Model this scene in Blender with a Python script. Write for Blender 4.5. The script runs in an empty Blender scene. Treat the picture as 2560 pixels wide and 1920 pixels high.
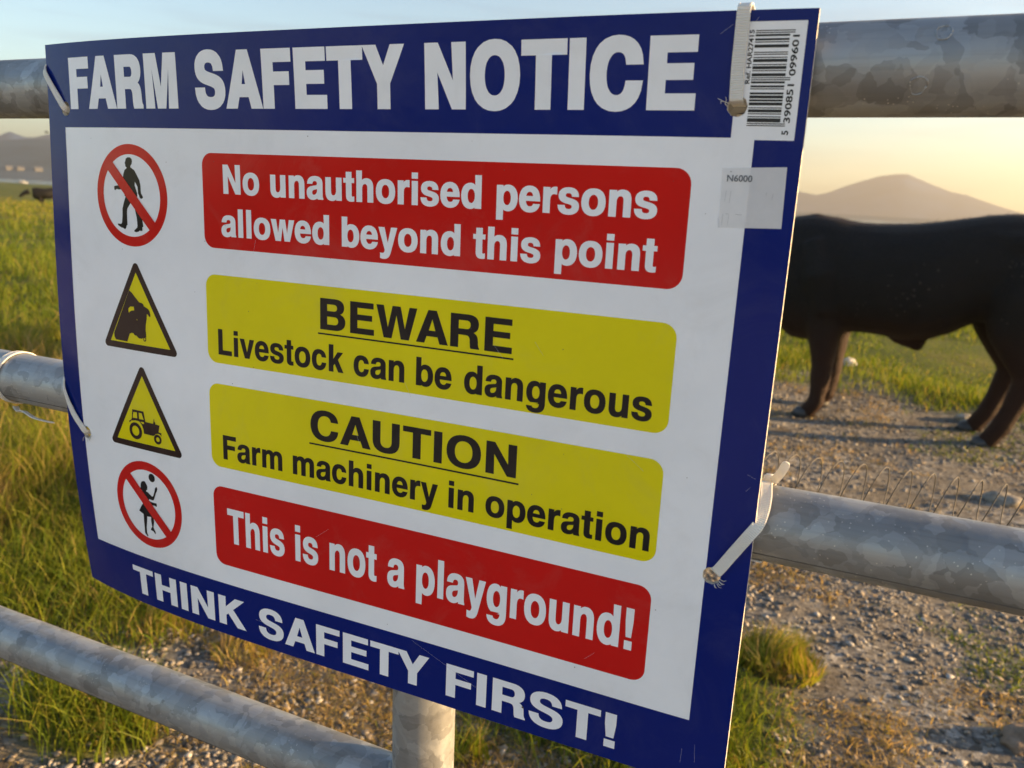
import bpy, bmesh, math, random
import numpy as np
from mathutils import Vector, Matrix, noise as mnoise
from mathutils.geometry import tessellate_polygon

random.seed(7); RNG = np.random.default_rng(11)
SC = bpy.context.scene
COL = SC.collection
rad = math.radians

# ------------------------------------------------------------------ camera, sky, sun, exposure
CAM_H = 1.28
ZO = CAM_H - 0.02122                     # height of the sign frame's origin above the ground
F_PX = 1995.258
def view_rot(p, y, r):                    # columns: right, forward, up
    c, s = math.cos, math.sin
    return (np.array([[c(y), -s(y), 0], [s(y), c(y), 0], [0, 0, 1]]) @ np.array([[1, 0, 0], [0, c(p), -s(p)], [0, s(p), c(p)]])
            @ np.array([[c(r), 0, s(r)], [0, 1, 0], [-s(r), 0, c(r)]]))
RC = view_rot(-0.22515, 0.42237, -0.0488)
GATE_LEAN = Matrix((RC @ view_rot(-0.23054, 0.42237, -0.04205).T).tolist()).to_4x4()   # the gate is hung a third of a degree out of true
cam_d = bpy.data.cameras.new('camera')
cam = bpy.data.objects.new('camera', cam_d); COL.objects.link(cam)
M = Matrix.Identity(4)
for i in range(3):
    M[i][0] = RC[i, 0]; M[i][1] = RC[i, 2]; M[i][2] = -RC[i, 1]
M[0][3], M[1][3], M[2][3] = 0.0, -0.52004, CAM_H
cam.matrix_world = M
cam_d.sensor_fit = 'HORIZONTAL'; cam_d.sensor_width = 36.0
cam_d.lens = F_PX / 2560 * 36.0
cam_d.clip_start = 0.02; cam_d.clip_end = 20000
cam_d.dof.use_dof = True; cam_d.dof.focus_distance = 0.60; cam_d.dof.aperture_fstop = 11.0
SC.camera = cam

SUN_AZ = rad(71.0)                       # clockwise from +Y towards +X
SUN_EL = rad(10.5)
world = bpy.data.worlds.new("World"); SC.world = world; world.use_nodes = True
wn = world.node_tree
sky = wn.nodes.new('ShaderNodeTexSky'); sky.sky_type = 'NISHITA'; sky.sun_disc = False
sky.sun_elevation = SUN_EL; sky.sun_rotation = SUN_AZ
sky.air_density = 1.0; sky.dust_density = 0.8; sky.ozone_density = 1.5
tc = wn.nodes.new('ShaderNodeTexCoord'); mp = wn.nodes.new('ShaderNodeMapping'); mp.inputs['Scale'].default_value = (2.2, 2.2, 26)
wn.links.new(tc.outputs['Generated'], mp.inputs[0])           # faint streaks of high cloud
cn = wn.nodes.new('ShaderNodeTexNoise'); cn.inputs['Scale'].default_value = 1.6; cn.inputs['Detail'].default_value = 5; wn.links.new(mp.outputs[0], cn.inputs['Vector'])
cr_ = wn.nodes.new('ShaderNodeValToRGB'); wn.links.new(cn.outputs[0], cr_.inputs[0])
cr_.color_ramp.elements[0].position = .48; cr_.color_ramp.elements[0].color = (1, 1, 1, 1)
cr_.color_ramp.elements[1].position = .68; cr_.color_ramp.elements[1].color = (.86, .82, .84, 1)
cm = wn.nodes.new('ShaderNodeMixRGB'); cm.blend_type = 'MULTIPLY'; cm.inputs[0].default_value = 1
wn.links.new(sky.outputs[0], cm.inputs[1]); wn.links.new(cr_.outputs[0], cm.inputs[2])
wn.links.new(cm.outputs[0], wn.nodes['Background'].inputs[0])
wn.nodes['Background'].inputs[1].default_value = 0.070
sun_d = bpy.data.lights.new('sun', 'SUN'); sun_d.energy = 5.0; sun_d.angle = rad(0.6)
sun_d.color = (1.0, 0.64, 0.29)
sun = bpy.data.objects.new('sun', sun_d); COL.objects.link(sun)
sdir = Vector((math.sin(SUN_AZ) * math.cos(SUN_EL), math.cos(SUN_AZ) * math.cos(SUN_EL), math.sin(SUN_EL)))
sun.rotation_euler = sdir.to_track_quat('Z', 'Y').to_euler(); sun.location = (6, 4, 5)
SC.view_settings.view_transform = 'Standard'; SC.view_settings.look = 'None'
SC.view_settings.exposure = 2.2; SC.view_settings.gamma = 1.0
SC.cycles.max_bounces = 8; SC.cycles.volume_bounces = 0

# ------------------------------------------------------------------ helpers
def tag(o, label=None, cat=None, group=None, kind=None):
    if label: o['label'] = label
    if cat: o['category'] = cat
    if group: o['group'] = group
    if kind: o['kind'] = kind
    return o

def empty(name, loc=(0, 0, 0)):
    o = bpy.data.objects.new(name, None); COL.objects.link(o); o.location = loc
    o.empty_display_size = 0.05
    return o

def link(name, me, mat, parent=None, smooth=False):
    o = bpy.data.objects.new(name, me); COL.objects.link(o)
    if mat is not None:
        for m in (mat if isinstance(mat, (list, tuple)) else [mat]): me.materials.append(m)
    if smooth: me.polygons.foreach_set('use_smooth', [True] * len(me.polygons))
    if parent is not None:
        o.parent = parent
        o.matrix_parent_inverse = Matrix.Translation(-parent.location)
    return o

def pymesh(name, v, f):
    me = bpy.data.meshes.new(name); me.from_pydata([tuple(p) for p in v], [], [tuple(q) for q in f]); me.update()
    return me

def mesh_np(name, V, Q):                 # vertices (n,3) and quads (m,4)
    me = bpy.data.meshes.new(name)
    me.vertices.add(len(V)); me.vertices.foreach_set('co', np.asarray(V, np.float32).ravel())
    k = Q.shape[1]
    me.loops.add(Q.size); me.loops.foreach_set('vertex_index', Q.astype(np.int32).ravel())
    me.polygons.add(len(Q)); me.polygons.foreach_set('loop_start', np.arange(0, Q.size, k, dtype=np.int32))
    me.update(calc_edges=True); me.validate()
    return me

def attr(me, name, vals):
    a = me.attributes.new(name, 'FLOAT', 'POINT'); a.data.foreach_set('value', np.asarray(vals, np.float32))

def rings_mesh(rings, cap=True, closed=False):   # list of rings (each a list of points)
    n = len(rings[0]); V = [p for r in rings for p in r]; Fs = []
    m = len(rings)
    for i in range(m if closed else m - 1):
        j = (i + 1) % m
        for k in range(n):
            Fs.append((i * n + k, i * n + (k + 1) % n, j * n + (k + 1) % n, j * n + k))
    if cap and not closed:
        Fs.append(tuple(range(n))[::-1]); Fs.append(tuple(range((m - 1) * n, m * n)))
    return V, Fs

def tube_rings(pts, rs, seg=12):
    pts = [Vector(p) for p in pts]; out = []
    if not hasattr(rs, '__len__'): rs = [rs] * len(pts)
    up = Vector((0, 0, 1)); n0 = None
    for i, p in enumerate(pts):
        t = (pts[min(i + 1, len(pts) - 1)] - pts[max(i - 1, 0)]).normalized()
        if n0 is None:
            n0 = t.cross(up if abs(t.z) < .9 else Vector((1, 0, 0))).normalized()
        n0 = (n0 - t * n0.dot(t)).normalized(); b = t.cross(n0)
        out.append([p + (n0 * math.cos(a) + b * math.sin(a)) * rs[i] for a in [2 * math.pi * k / seg for k in range(seg)]])
    return out

def tube(name, pts, rs, mat, parent=None, seg=12, smooth=True):
    V, Fs = rings_mesh(tube_rings(pts, rs, seg))
    return link(name, pymesh(name, V, Fs), mat, parent, smooth)

def join(parts):
    V, Fs = [], []
    for v, f in parts:
        k = len(V); V += list(v); Fs += [tuple(i + k for i in q) for q in f]
    return V, Fs

def vnoise(x, y, s, seed=0):             # smooth value noise on arrays
    x = np.asarray(x, float) * s + seed * 17.31; y = np.asarray(y, float) * s + seed * 9.77
    xi, yi = np.floor(x), np.floor(y); fx, fy = x - xi, y - yi
    fx = fx * fx * (3 - 2 * fx); fy = fy * fy * (3 - 2 * fy)
    def h(a, b):
        t = np.sin(a * 127.1 + b * 311.7 + seed * 74.7) * 43758.5453
        return t - np.floor(t)
    return (h(xi, yi) * (1 - fx) + h(xi + 1, yi) * fx) * (1 - fy) + (h(xi, yi + 1) * (1 - fx) + h(xi + 1, yi + 1) * fx) * fy

def sstep(a, b, x):
    t = np.clip((np.asarray(x, float) - a) / (b - a), 0, 1); return t * t * (3 - 2 * t)

# ------------------------------------------------------------------ materials
def mat(name, base=(.5, .5, .5), rough=.5, metal=0.0, spec=.5):
    m = bpy.data.materials.new(name); m.use_nodes = True
    b = m.node_tree.nodes['Principled BSDF']
    b.inputs['Base Color'].default_value = (*base, 1); b.inputs['Roughness'].default_value = rough
    b.inputs['Metallic'].default_value = metal; b.inputs['Specular IOR Level'].default_value = spec
    return m, m.node_tree, b

def N(nt, t, **kw):
    n = nt.nodes.new('ShaderNode' + t)
    for k, v in kw.items():
        if k in n.inputs: n.inputs[k].default_value = v
        else: setattr(n, k, v)
    return n

def ramp(nt, fac, stops):
    r = N(nt, 'ValToRGB'); nt.links.new(fac, r.inputs[0])
    e = r.color_ramp.elements
    while len(e) < len(stops): e.new(.5)
    for q, (p, c) in zip(e, stops): q.position = p; q.color = (*c, 1)
    return r.outputs[0]

def coords(nt, kind='Object', scale=None):
    t = N(nt, 'TexCoord')
    if scale is None: return t.outputs[kind]
    mp = N(nt, 'Mapping'); mp.inputs['Scale'].default_value = scale
    nt.links.new(t.outputs[kind], mp.inputs[0]); return mp.outputs[0]

def noise_t(nt, vec, scale, detail=4, rough=.55, dist=0.0):
    n = N(nt, 'TexNoise'); n.inputs['Scale'].default_value = scale; n.inputs['Detail'].default_value = detail
    n.inputs['Roughness'].default_value = rough; n.inputs['Distortion'].default_value = dist
    nt.links.new(vec, n.inputs['Vector']); return n

def bump(nt, b, h, strength=.3, dist=.01):
    n = N(nt, 'Bump'); n.inputs['Strength'].default_value = strength; n.inputs['Distance'].default_value = dist
    nt.links.new(h, n.inputs['Height']); nt.links.new(n.outputs[0], b.inputs['Normal']); return n

def print_mat(name, base, rough=.11, var=.06):
    m, nt, b = mat(name, base, rough, 0, .18)
    v = coords(nt)
    n = noise_t(nt, v, 9, 5, .6)
    lo = tuple(c * (1 - var) for c in base); hi = tuple(min(1, c * (1 + var)) for c in base)
    nt.links.new(ramp(nt, n.outputs[0], [(.3, lo), (.7, hi)]), b.inputs['Base Color'])
    n2 = noise_t(nt, v, 23, 4, .7)
    rr = N(nt, 'MapRange'); rr.inputs[3].default_value = rough * .8; rr.inputs[4].default_value = rough * 1.6
    nt.links.new(n2.outputs[0], rr.inputs[0]); nt.links.new(rr.outputs[0], b.inputs['Roughness'])
    n3 = noise_t(nt, v, 55, 3, .5); bump(nt, b, n3.outputs[0], .035, .004)
    dn = noise_t(nt, v, 16, 8, .72, .6)                  # faint dried dust
    mx = N(nt, 'MixRGB'); src = b.inputs['Base Color'].links[0].from_socket
    dr = N(nt, 'MapRange'); dr.inputs[1].default_value = .52; dr.inputs[2].default_value = .78; dr.inputs[4].default_value = .05 if max(base) < .3 else .13
    nt.links.new(dn.outputs[0], dr.inputs[0]); nt.links.new(dr.outputs[0], mx.inputs[0]); nt.links.new(src, mx.inputs[1]); mx.inputs[2].default_value = (.33, .30, .26, 1)
    nt.links.new(mx.outputs[0], b.inputs['Base Color'])
    return m
M_WHITE = print_mat('white_print', (.83, .85, .90))
M_BLUE = print_mat('blue_print', (.0003, .011, .150))
M_RED = print_mat('red_print', (.56, .010, .009))
M_YEL = print_mat('yellow_print', (.72, .63, .002))
M_BLK = print_mat('black_print', (.010, .009, .012))
M_BRN = print_mat('dark_brown_print', (.028, .014, .013))
M_BAR = print_mat('barcode_print', (.03, .032, .038))
M_EDGE, nt, b = mat('board_edge', (.62, .60, .55), .6)
nt.links.new(ramp(nt, noise_t(nt, coords(nt), 300, 3).outputs[0], [(.35, (.35, .33, .30)), (.65, (.75, .73, .68))]), b.inputs['Base Color'])
M_BACK, _, _ = mat('board_back', (.60, .60, .60), .5)
M_SCR, _, _ = mat('scratch_mark', (.42, .45, .52), .6)
M_DIRT, _, _ = mat('dirt_speck', (.08, .07, .06), .8)
M_STICK, nt, b = mat('sticker_film', (.70, .71, .74), .45)
nt.links.new(ramp(nt, noise_t(nt, coords(nt), 60, 5, .7).outputs[0], [(.3, (.78, .79, .82)), (.7, (.86, .86, .89))]), b.inputs['Base Color'])
b.inputs['Alpha'].default_value = .72

def galv(name):
    m, nt, b = mat(name, (.4, .42, .44), .5, .65)
    v = coords(nt)
    wn_ = noise_t(nt, v, 45, 3, .6)
    mx = N(nt, 'MixRGB'); mx.blend_type = 'ADD'; mx.inputs[0].default_value = .022
    nt.links.new(v, mx.inputs[1]); nt.links.new(wn_.outputs['Color'], mx.inputs[2])
    vo = N(nt, 'TexVoronoi'); vo.inputs['Scale'].default_value = 42; nt.links.new(mx.outputs[0], vo.inputs['Vector'])
    vo2 = N(nt, 'TexVoronoi'); vo2.inputs['Scale'].default_value = 92; nt.links.new(mx.outputs[0], vo2.inputs['Vector'])
    s1 = N(nt, 'SeparateColor'); nt.links.new(vo.outputs['Color'], s1.inputs[0])
    s2 = N(nt, 'SeparateColor'); nt.links.new(vo2.outputs['Color'], s2.inputs[0])
    a1 = N(nt, 'Math', operation='MULTIPLY_ADD'); a1.inputs[1].default_value = .52
    nt.links.new(s1.outputs[0], a1.inputs[0])
    a0 = N(nt, 'Math', operation='MULTIPLY'); a0.inputs[1].default_value = .48
    nt.links.new(s2.outputs[0], a0.inputs[0]); nt.links.new(a0.outputs[0], a1.inputs[2])
    big = noise_t(nt, v, 7, 4, .6)
    a2 = N(nt, 'Math', operation='MULTIPLY_ADD'); a2.inputs[1].default_value = .7; a2.inputs[2].default_value = -.2
    nt.links.new(big.outputs[0], a2.inputs[0])
    a3 = N(nt, 'Math', operation='ADD'); nt.links.new(a1.outputs[0], a3.inputs[0]); nt.links.new(a2.outputs[0], a3.inputs[1])
    colr = ramp(nt, a3.outputs[0], [(.2, (.205, .21, .215)), (.5, (.265, .275, .285)), (.85, (.355, .37, .385))])
    # tiny pale salt specks
    sp = N(nt, 'TexVoronoi'); sp.inputs['Scale'].default_value = 420; nt.links.new(v, sp.inputs['Vector'])
    lt = N(nt, 'Math', operation='LESS_THAN'); lt.inputs[1].default_value = .17; nt.links.new(sp.outputs['Distance'], lt.inputs[0])
    spn = noise_t(nt, v, 14, 3, .6)
    gt = N(nt, 'Math', operation='GREATER_THAN'); gt.inputs[1].default_value = .55; nt.links.new(spn.outputs[0], gt.inputs[0])
    s3 = N(nt, 'SeparateColor'); nt.links.new(sp.outputs['Color'], s3.inputs[0])
    g2 = N(nt, 'Math', operation='GREATER_THAN'); g2.inputs[1].default_value = .62; nt.links.new(s3.outputs[0], g2.inputs[0])
    m1 = N(nt, 'Math', operation='MULTIPLY'); nt.links.new(lt.outputs[0], m1.inputs[0]); nt.links.new(gt.outputs[0], m1.inputs[1])
    m2 = N(nt, 'Math', operation='MULTIPLY'); nt.links.new(m1.outputs[0], m2.inputs[0]); nt.links.new(g2.outputs[0], m2.inputs[1])
    mix = N(nt, 'MixRGB'); nt.links.new(m2.outputs[0], mix.inputs[0]); nt.links.new(colr, mix.inputs[1]); mix.inputs[2].default_value = (.56, .55, .52, 1)
    nt.links.new(mix.outputs[0], b.inputs['Base Color'])
    rr = N(nt, 'MapRange'); rr.inputs[3].default_value = .44; rr.inputs[4].default_value = .62
    nt.links.new(s2.outputs[1], rr.inputs[0]); nt.links.new(rr.outputs[0], b.inputs['Roughness'])
    st = noise_t(nt, coords(nt, 'Object', (3, 90, 90)), 3.0, 6, .7)      # faint drawing marks and grime along the tube
    mg = N(nt, 'MixRGB'); mg.blend_type = 'MULTIPLY'; mg.inputs[0].default_value = .30
    nt.links.new(mix.outputs[0], mg.inputs[1]); nt.links.new(ramp(nt, st.outputs[0], [(.32, (.62, .60, .57)), (.5, (1, 1, 1)), (.72, (1.12, 1.12, 1.12))]), mg.inputs[2])
    nt.links.new(mg.outputs[0], b.inputs['Base Color'])
    bn = noise_t(nt, v, 160, 4, .6); bump(nt, b, bn.outputs[0], .10, .0015)
    return m
M_GALV = galv('galvanised_steel')
M_TIE, nt, b = mat('nylon_tie', (.80, .79, .76), .35)
b.inputs['Subsurface Weight'].default_value = .25; b.inputs['Subsurface Radius'].default_value = (.004, .003, .002)
uvn = N(nt, 'Attribute', attribute_name='along')
wm = N(nt, 'Math', operation='SINE'); mm = N(nt, 'Math', operation='MULTIPLY'); mm.inputs[1].default_value = 2 * math.pi / .0013
nt.links.new(uvn.outputs['Fac'], mm.inputs[0]); nt.links.new(mm.outputs[0], wm.inputs[0])
bump(nt, b, wm.outputs[0], .5, .0003)
tl = N(nt, 'BsdfTranslucent'); tl.inputs[0].default_value = (.88, .82, .70, 1)
ms = N(nt, 'MixShader'); ms.inputs[0].default_value = .16
nt.links.new(b.outputs[0], ms.inputs[1]); nt.links.new(tl.outputs[0], ms.inputs[2])
nt.links.new(ms.outputs[0], nt.nodes['Material Output'].inputs[0])

# ------------------------------------------------------------------ the sign's bent sheet
W, H = 0.600, 0.47825
BC = [-54.18, 8.49, 2.12, -4.81, -2.71, -0.26, -6.31, 0.3, -5.07, -4.38, 7.76, 2.88, 7.48, -0.21, -2.65]
BE = [(0, 0), (1, 0), (0, 1), (2, 0), (1, 1), (0, 2), (3, 0), (2, 1), (1, 2), (0, 3), (4, 0), (3, 1), (2, 2), (1, 3), (0, 4)]
CT, ST = math.cos(-0.00702), math.sin(-0.00702)
SX0, SZ0 = -0.649, -0.35178
YR, RT, RM = -0.0175, 0.0249, 0.0243
ZT, ZM, ZB = 0.0967 + ZO, -0.17412 + ZO, -0.47701 + ZO

def S(u, v, off=0.0):                    # point of the sign's face; off > 0 stands proud of it
    a = u / W * 2 - 1; q = v / H * 2 - 1
    y = sum(c * a ** i * q ** j for c, (i, j) in zip(BC, BE)) * .001
    return Vector((SX0 + u * CT - v * ST, y - off, SZ0 + u * ST + v * CT + ZO))

def SN(u, v):                            # the face's outward normal
    e = .0004; t1 = S(u + e, v) - S(u - e, v); t2 = S(u, v + e) - S(u, v - e)
    return t1.cross(t2).normalized()

def bent(name, bm, off, m, parent, flip=False):
    N_ = [SN(v.co.x, v.co.y) * (-1 if flip else 1) for v in bm.verts]
    for v in bm.verts: v.co = S(v.co.x, v.co.y, off)
    for f in bm.faces:
        f.smooth = True
        if flip: f.normal_flip()
    me = bpy.data.meshes.new(name); bm.to_mesh(me); bm.free()
    me.normals_split_custom_set_from_vertices(N_)
    return link(name, me, m, parent)

HOLES = [(.0246, .4280), (.0263, .1535), (.5634, .4300), (.5782, .1528)]
HR = .0056

def cut_mesh(loops, step=.02, holes=True):
    """triangulate loops (first outer, the rest holes), slice into small cells, cut the bolt holes"""
    bm = bmesh.new()
    for L in loops:                       # a list of [outer, hole, hole ...]
        pv = [[Vector((x, y, 0)) for x, y in r] for r in L]
        flat = [p for r in pv for p in r]
        vs = [bm.verts.new(p) for p in flat]
        for t in tessellate_polygon(pv):
            try:
                f = bm.faces.new([vs[i] for i in t]); f.normal_update()
                if f.normal.z < 0: f.normal_flip()
            except ValueError: pass
    if step:
        xs = [v.co.x for v in bm.verts]; ys = [v.co.y for v in bm.verts]
        x0, x1, y0, y1 = min(xs), max(xs), min(ys), max(ys)
        for k in range(math.floor(x0 / step) + 1, math.ceil(x1 / step)):
            bmesh.ops.bisect_plane(bm, geom=bm.verts[:] + bm.edges[:] + bm.faces[:], plane_co=(k * step, 0, 0), plane_no=(1, 0, 0), dist=1e-7)
        for k in range(math.floor(y0 / step) + 1, math.ceil(y1 / step)):
            bmesh.ops.bisect_plane(bm, geom=bm.verts[:] + bm.edges[:] + bm.faces[:], plane_co=(0, k * step, 0), plane_no=(0, 1, 0), dist=1e-7)
    if holes:
        for hi, (hx, hy) in enumerate(HOLES):
            n = 18
            for k in range(n):
                a = 2 * math.pi * k / n; r_ = HR * (1 + .06 * math.sin(3.1 * k + hi))
                fs = [f for f in bm.faces if all((w.co.x - hx) ** 2 + (w.co.y - hy) ** 2 < .036 ** 2 for w in f.verts)]
                if not fs: break
                es = list({e for f in fs for e in f.edges}); vs = list({w for f in fs for w in f.verts})
                bmesh.ops.bisect_plane(bm, geom=vs + es + fs, plane_co=(hx + r_ * math.cos(a), hy + r_ * math.sin(a), 0),
                                       plane_no=(math.cos(a), math.sin(a), 0), dist=1e-7)
            dead = []
            for f in bm.faces:
                c = f.calc_center_median()
                if (c.x - hx) ** 2 + (c.y - hy) ** 2 > (HR * 1.2) ** 2: continue
                ok = True
                for k in range(n):
                    a = 2 * math.pi * k / n; r_ = HR * (1 + .06 * math.sin(3.1 * k + hi))
                    if (c.x - hx) * math.cos(a) + (c.y - hy) * math.sin(a) > r_: ok = False; break
                if ok: dead.append(f)
            if dead: bmesh.ops.delete(bm, geom=dead, context='FACES')
    return bm

def printed(name, loops, m, off, parent, step=.02, holes=False):
    bm = cut_mesh(loops, step, holes)
    return bent(name, bm, off, m, parent)

def rrect(x0, y0, x1, y1, r, n=7):
    out = []
    for cx, cy, a0 in ((x1 - r, y0 + r, -90), (x1 - r, y1 - r, 0), (x0 + r, y1 - r, 90), (x0 + r, y0 + r, 180)):
        for k in range(n + 1):
            a = rad(a0 + 90 * k / n); out.append((cx + r * math.cos(a), cy + r * math.sin(a)))
    return out

def circle(x, y, rx, ry=None, n=56):
    ry = ry or rx
    return [(x + rx * math.cos(2 * math.pi * k / n), y + ry * math.sin(2 * math.pi * k / n)) for k in range(n)]

def rpoly(pts, r, n=5):                   # polygon with rounded corners
    out = []; m = len(pts)
    for i in range(m):
        p = Vector(pts[i]); a = (Vector(pts[i - 1]) - p).normalized(); c = (Vector(pts[(i + 1) % m]) - p).normalized()
        half = a.angle(c) / 2; d = r / math.tan(half); ctr = p + (a + c).normalized() * (r / math.sin(half))
        s, e = p + a * d - ctr, p + c * d - ctr
        a0 = math.atan2(s.y, s.x); da = math.atan2(e.y, e.x) - a0
        da = (da + math.pi) % (2 * math.pi) - math.pi
        for k in range(n + 1):
            t = a0 + da * k / n; out.append((ctr.x + r * math.cos(t), ctr.y + r * math.sin(t)))
    return out

def U(flat): return [(a * 1e-5, b * 1e-5) for a, b in flat]

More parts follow.
